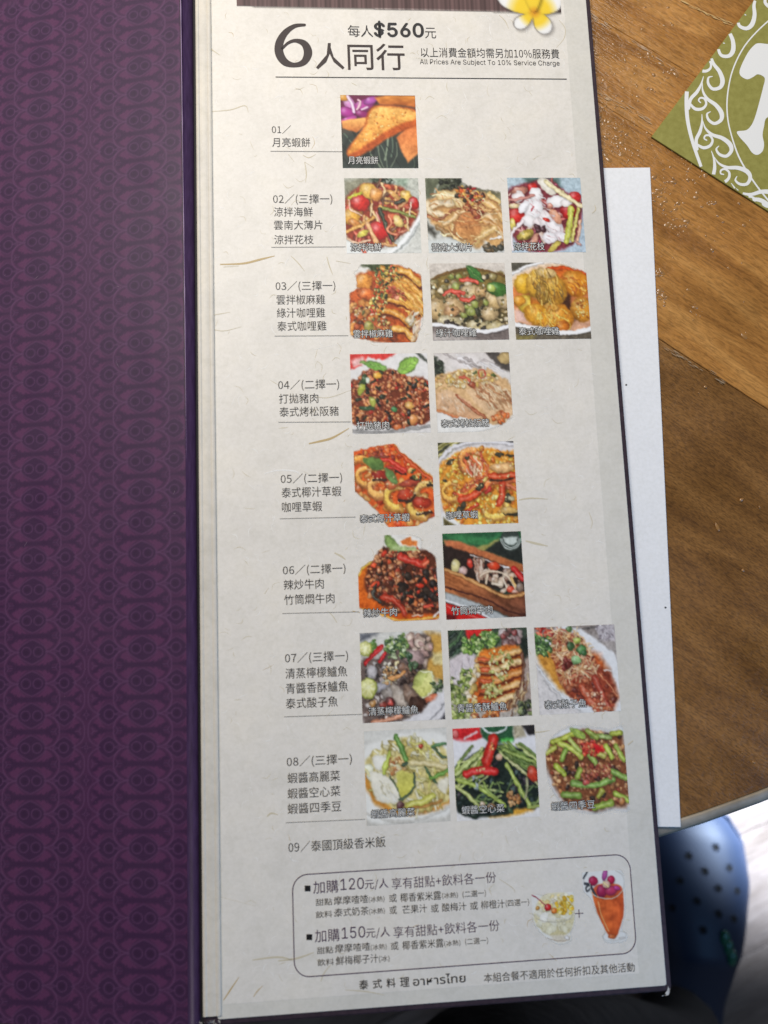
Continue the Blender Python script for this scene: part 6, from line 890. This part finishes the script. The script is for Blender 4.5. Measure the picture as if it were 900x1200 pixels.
# ------------------------------------------------------------------ the seated person: dark trousers and a clog seen past the table edge
person = tag(empty('person', (.1, -.62, FLZ)), 'seated person in black trousers and dark blue clog, below the table edge', 'person')
PO = Vector((.1, -.62, FLZ))
toe, heel = wp(818, 925, FLZ+.06), wp(800, 1225, FLZ+.05); toe.z = heel.z = 0
cd = (toe-heel); CL = .30; cdn = cd.normalized(); mid = wp(822, 1050, FLZ+.07); mid.z = 0
print('clog span', cd.length, 'mid', mid)
cang = math.atan2(cdn.y, cdn.x)-math.pi/2                       # clog points along +Y in its own frame
clog_loc = Vector((mid.x-cdn.x*CL*.20, mid.y-cdn.y*CL*.20, FLZ))
Mc = mat('navy_foam', (.020, .031, .060), .48, .32); n = N(Mc); n.bump(n.noise(n.coords(), 600, 3), .12, .0006)
def halfw(t):                                                    # t 0 heel .. 1 toe
    P = [(0, .012), (.04, .026), (.12, .034), (.3, .036), (.45, .041), (.6, .051), (.74, .0575), (.86, .053), (.94, .040), (.985, .020), (1, .004)]
    for (a, x), (b, y) in zip(P[:-1], P[1:]):
        if t <= b: f = (t-a)/(b-a); f = f*f*(3-2*f)*.5+f*.5; return x+(y-x)*f
    return .004
def topz(t):
    P = [(0, .050), (.1, .062), (.3, .062), (.42, .075), (.5, .088), (.62, .080), (.78, .062), (.9, .048), (.97, .034), (1, .022)]
    for (a, x), (b, y) in zip(P[:-1], P[1:]):
        if t <= b: f = (t-a)/(b-a); return x+(y-x)*f
    return .022
V = []; F = []; NT, NA = 44, 26
for i in range(NT+1):
    t = i/NT; t = .5-.5*math.cos(math.pi*t) if False else t; w = halfw(t); h = topz(t); w *= 1.1; y = (t-.5)*CL; cx = .008*math.sin(math.pi*t)
    for j in range(NA):
        a = 2*math.pi*j/NA; c_, s_ = math.cos(a), math.sin(a); e = .75 if s_ > 0 else .35
        x = w*math.copysign(abs(c_)**e, c_); z = .018+(h-.018)*abs(s_)**.9 if s_ > 0 else .018-.018*abs(s_)**.4
        V.append((cx+x, y, z))
    if i:
        for j in range(NA): F.append(((i-1)*NA+j, (i-1)*NA+(j+1) % NA, i*NA+(j+1) % NA, i*NA+j))
F.append(tuple(range(NA))[::-1]); F.append(tuple(NT*NA+j for j in range(NA)))
clog = mesh('clog', V, F, Mc, person, True); clog['label'] = 'dark blue foam clog with round holes and a green charm'
clog.location = clog_loc-PO; clog.rotation_euler = (0, 0, cang); CM = Matrix.Translation(clog_loc) @ Matrix.Rotation(cang, 4, 'Z'); CI = CM.inverted()
# raised sole rim
V2 = []; F2 = []; K = 64
ring_ = []
for i in range(K):
    u = i/K*2; t = u if u <= 1 else 2-u; sgn = 1 if u <= 1 else -1; t = .5-.5*math.cos(math.pi*t); w = halfw(t)*1.1+.003; ring_.append((.008*math.sin(math.pi*t)+sgn*w, (t-.5)*(CL+.006)))
for (x, y) in ring_: V2 += [(x, y, .001), (x*1.0, y, .020), (x*.96, y*.985, .024)]
for i in range(K):
    for j in range(2): F2.append((3*i+j, 3*((i+1) % K)+j, 3*((i+1) % K)+j+1, 3*i+j+1))
F2.append(tuple(3*i for i in range(K))[::-1]); mesh('clog_sole', V2, F2, Mc, clog, True)
bv = BVHTree.FromPolygons([Vector(v) for v in V], F)
def on_clog(px, py):
    o = CI @ CAMO; d = (CI.to_3x3() @ ray(px, py)).normalized(); h = bv.ray_cast(o, d); return h[0], h[1]
Mh = mat('hole_dark', (.003, .003, .004), .9)
for hx_, hy_ in ((839, 993), (807, 1003), (855, 1017), (826, 1021), (797, 1032), (842, 1041), (864, 1044), (817, 1056), (842, 1071), (860, 1077), (788, 1064), (824, 1090)):
    p_, nn = on_clog(hx_, hy_)
    if p_ is None: continue
    if nn.z < 0: nn = -nn
    zq = nn.to_track_quat('Z', 'Y'); R = .0042; V3 = []; F3 = []; K = 14
    for r, z in ((R*1.18, .0001), (R*1.05, .0007), (R*.92, .0003)):
        V3 += [tuple(p_+zq @ Vector((r*math.cos(2*math.pi*k/K), r*math.sin(2*math.pi*k/K), z))) for k in range(K)]
    for q in range(2):
        for k in range(K): F3.append((q*K+k, q*K+(k+1) % K, (q+1)*K+(k+1) % K, (q+1)*K+k))
    F3.append(tuple(2*K+k for k in range(K))); o = mesh('vent_hole', V3, F3, [Mc, Mh], clog, True); o.data.polygons[len(F3)-1].material_index = 1
# green charm lying along the side of the upper
Mgc = mat('green_enamel', (.0, .105, .060), .2, .6); Mwc = mat('pale_charm_detail', (.45, .6, .55), .25)
cp = [on_clog(x, y)[0] for x, y in ((849, 1099), (853, 1110), (857, 1122))]
if all(c is not None for c in cp):
    bm = bmesh.new()
    for i, c in enumerate(cp):
        mtx = Matrix.Translation(c+Vector((0, 0, .002))) @ Matrix.Diagonal((.0052, .0085, .003, 1)); bmesh.ops.create_icosphere(bm, subdivisions=2, radius=1, matrix=mtx)
    me = bpy.data.meshes.new('charm'); bm.to_mesh(me); bm.free(); me.materials.append(Mgc); me.polygons.foreach_set('use_smooth', [True]*len(me.polygons)); ch = link(bpy.data.objects.new('charm', me), clog)
# trousers: one continuous skinned surface, hips behind the camera's lower edge, shin falling to the clog
Mt = mat('black_trouser_cloth', (.0045, .0042, .0048), .85, .2); n = N(Mt); n.bump(n.noise(n.coords((1, 1, 1)), 30, 4), .4, .01)
ank = Vector((clog_loc.x-cdn.x*CL*.19-.040, clog_loc.y-cdn.y*CL*.19, FLZ+.11)); kn = wp(520, 1330, -.20)
J = {'pelvis': ((-.02, -.78, -.22), .15), 'hipR': ((.08, -.70, -.20), .105), 'kneeR': ((kn.x, kn.y, -.20), .072), 'shinR': (tuple(Vector((kn.x, kn.y, -.22)).lerp(ank, .5)), .055), 'ankR': (tuple(ank+Vector((0, 0, .06))), .046), 'hemR': (tuple(ank+Vector((cdn.x*.018, cdn.y*.018, -.028))), .047),
     'hipL': ((-.13, -.70, -.20), .105), 'kneeL': ((-.16, -.33, -.17), .075), 'shinL': ((-.17, -.31, -.42), .06), 'ankL': ((-.18, -.33, FLZ+.16), .052), 'hemL': ((-.18, -.325, FLZ+.075), .055), 'waist': ((-.02, -.84, -.05), .14)}
E_ = [('pelvis', 'waist'), ('pelvis', 'hipR'), ('hipR', 'kneeR'), ('kneeR', 'shinR'), ('shinR', 'ankR'), ('ankR', 'hemR'), ('pelvis', 'hipL'), ('hipL', 'kneeL'), ('kneeL', 'shinL'), ('shinL', 'ankL'), ('ankL', 'hemL')]
ks = list(J); me = bpy.data.meshes.new('trousers'); me.from_pydata([Vector(J[k][0])-PO for k in ks], [(ks.index(a), ks.index(b)) for a, b in E_], []); o = link(bpy.data.objects.new('trousers', me), person)
md = o.modifiers.new('skin', 'SKIN'); md.use_smooth_shade = True
for k, sv_ in zip(ks, me.skin_vertices[0].data): sv_.radius = (J[k][1],)*2; sv_.use_root = (k == 'pelvis')
o.modifiers.new('sub', 'SUBSURF').levels = 2; o.modifiers['sub'].render_levels = 2
dg = bpy.context.evaluated_depsgraph_get(); nm = bpy.data.meshes.new_from_object(o.evaluated_get(dg)); o.modifiers.clear(); o.data = nm; nm.materials.clear(); nm.materials.append(Mt)
c2 = clog.copy(); c2['label'] = 'dark blue foam clog without charm'; link(c2, person); c2.location = Vector((-.18, -.27, FLZ))-PO; c2.rotation_euler = (0, 0, rad(4)); c2.scale = (-1, 1, 1)
for ch_ in list(clog.children):
    if ch_.name.startswith('clog_sole'):
        c3 = ch_.copy(); link(c3, c2)
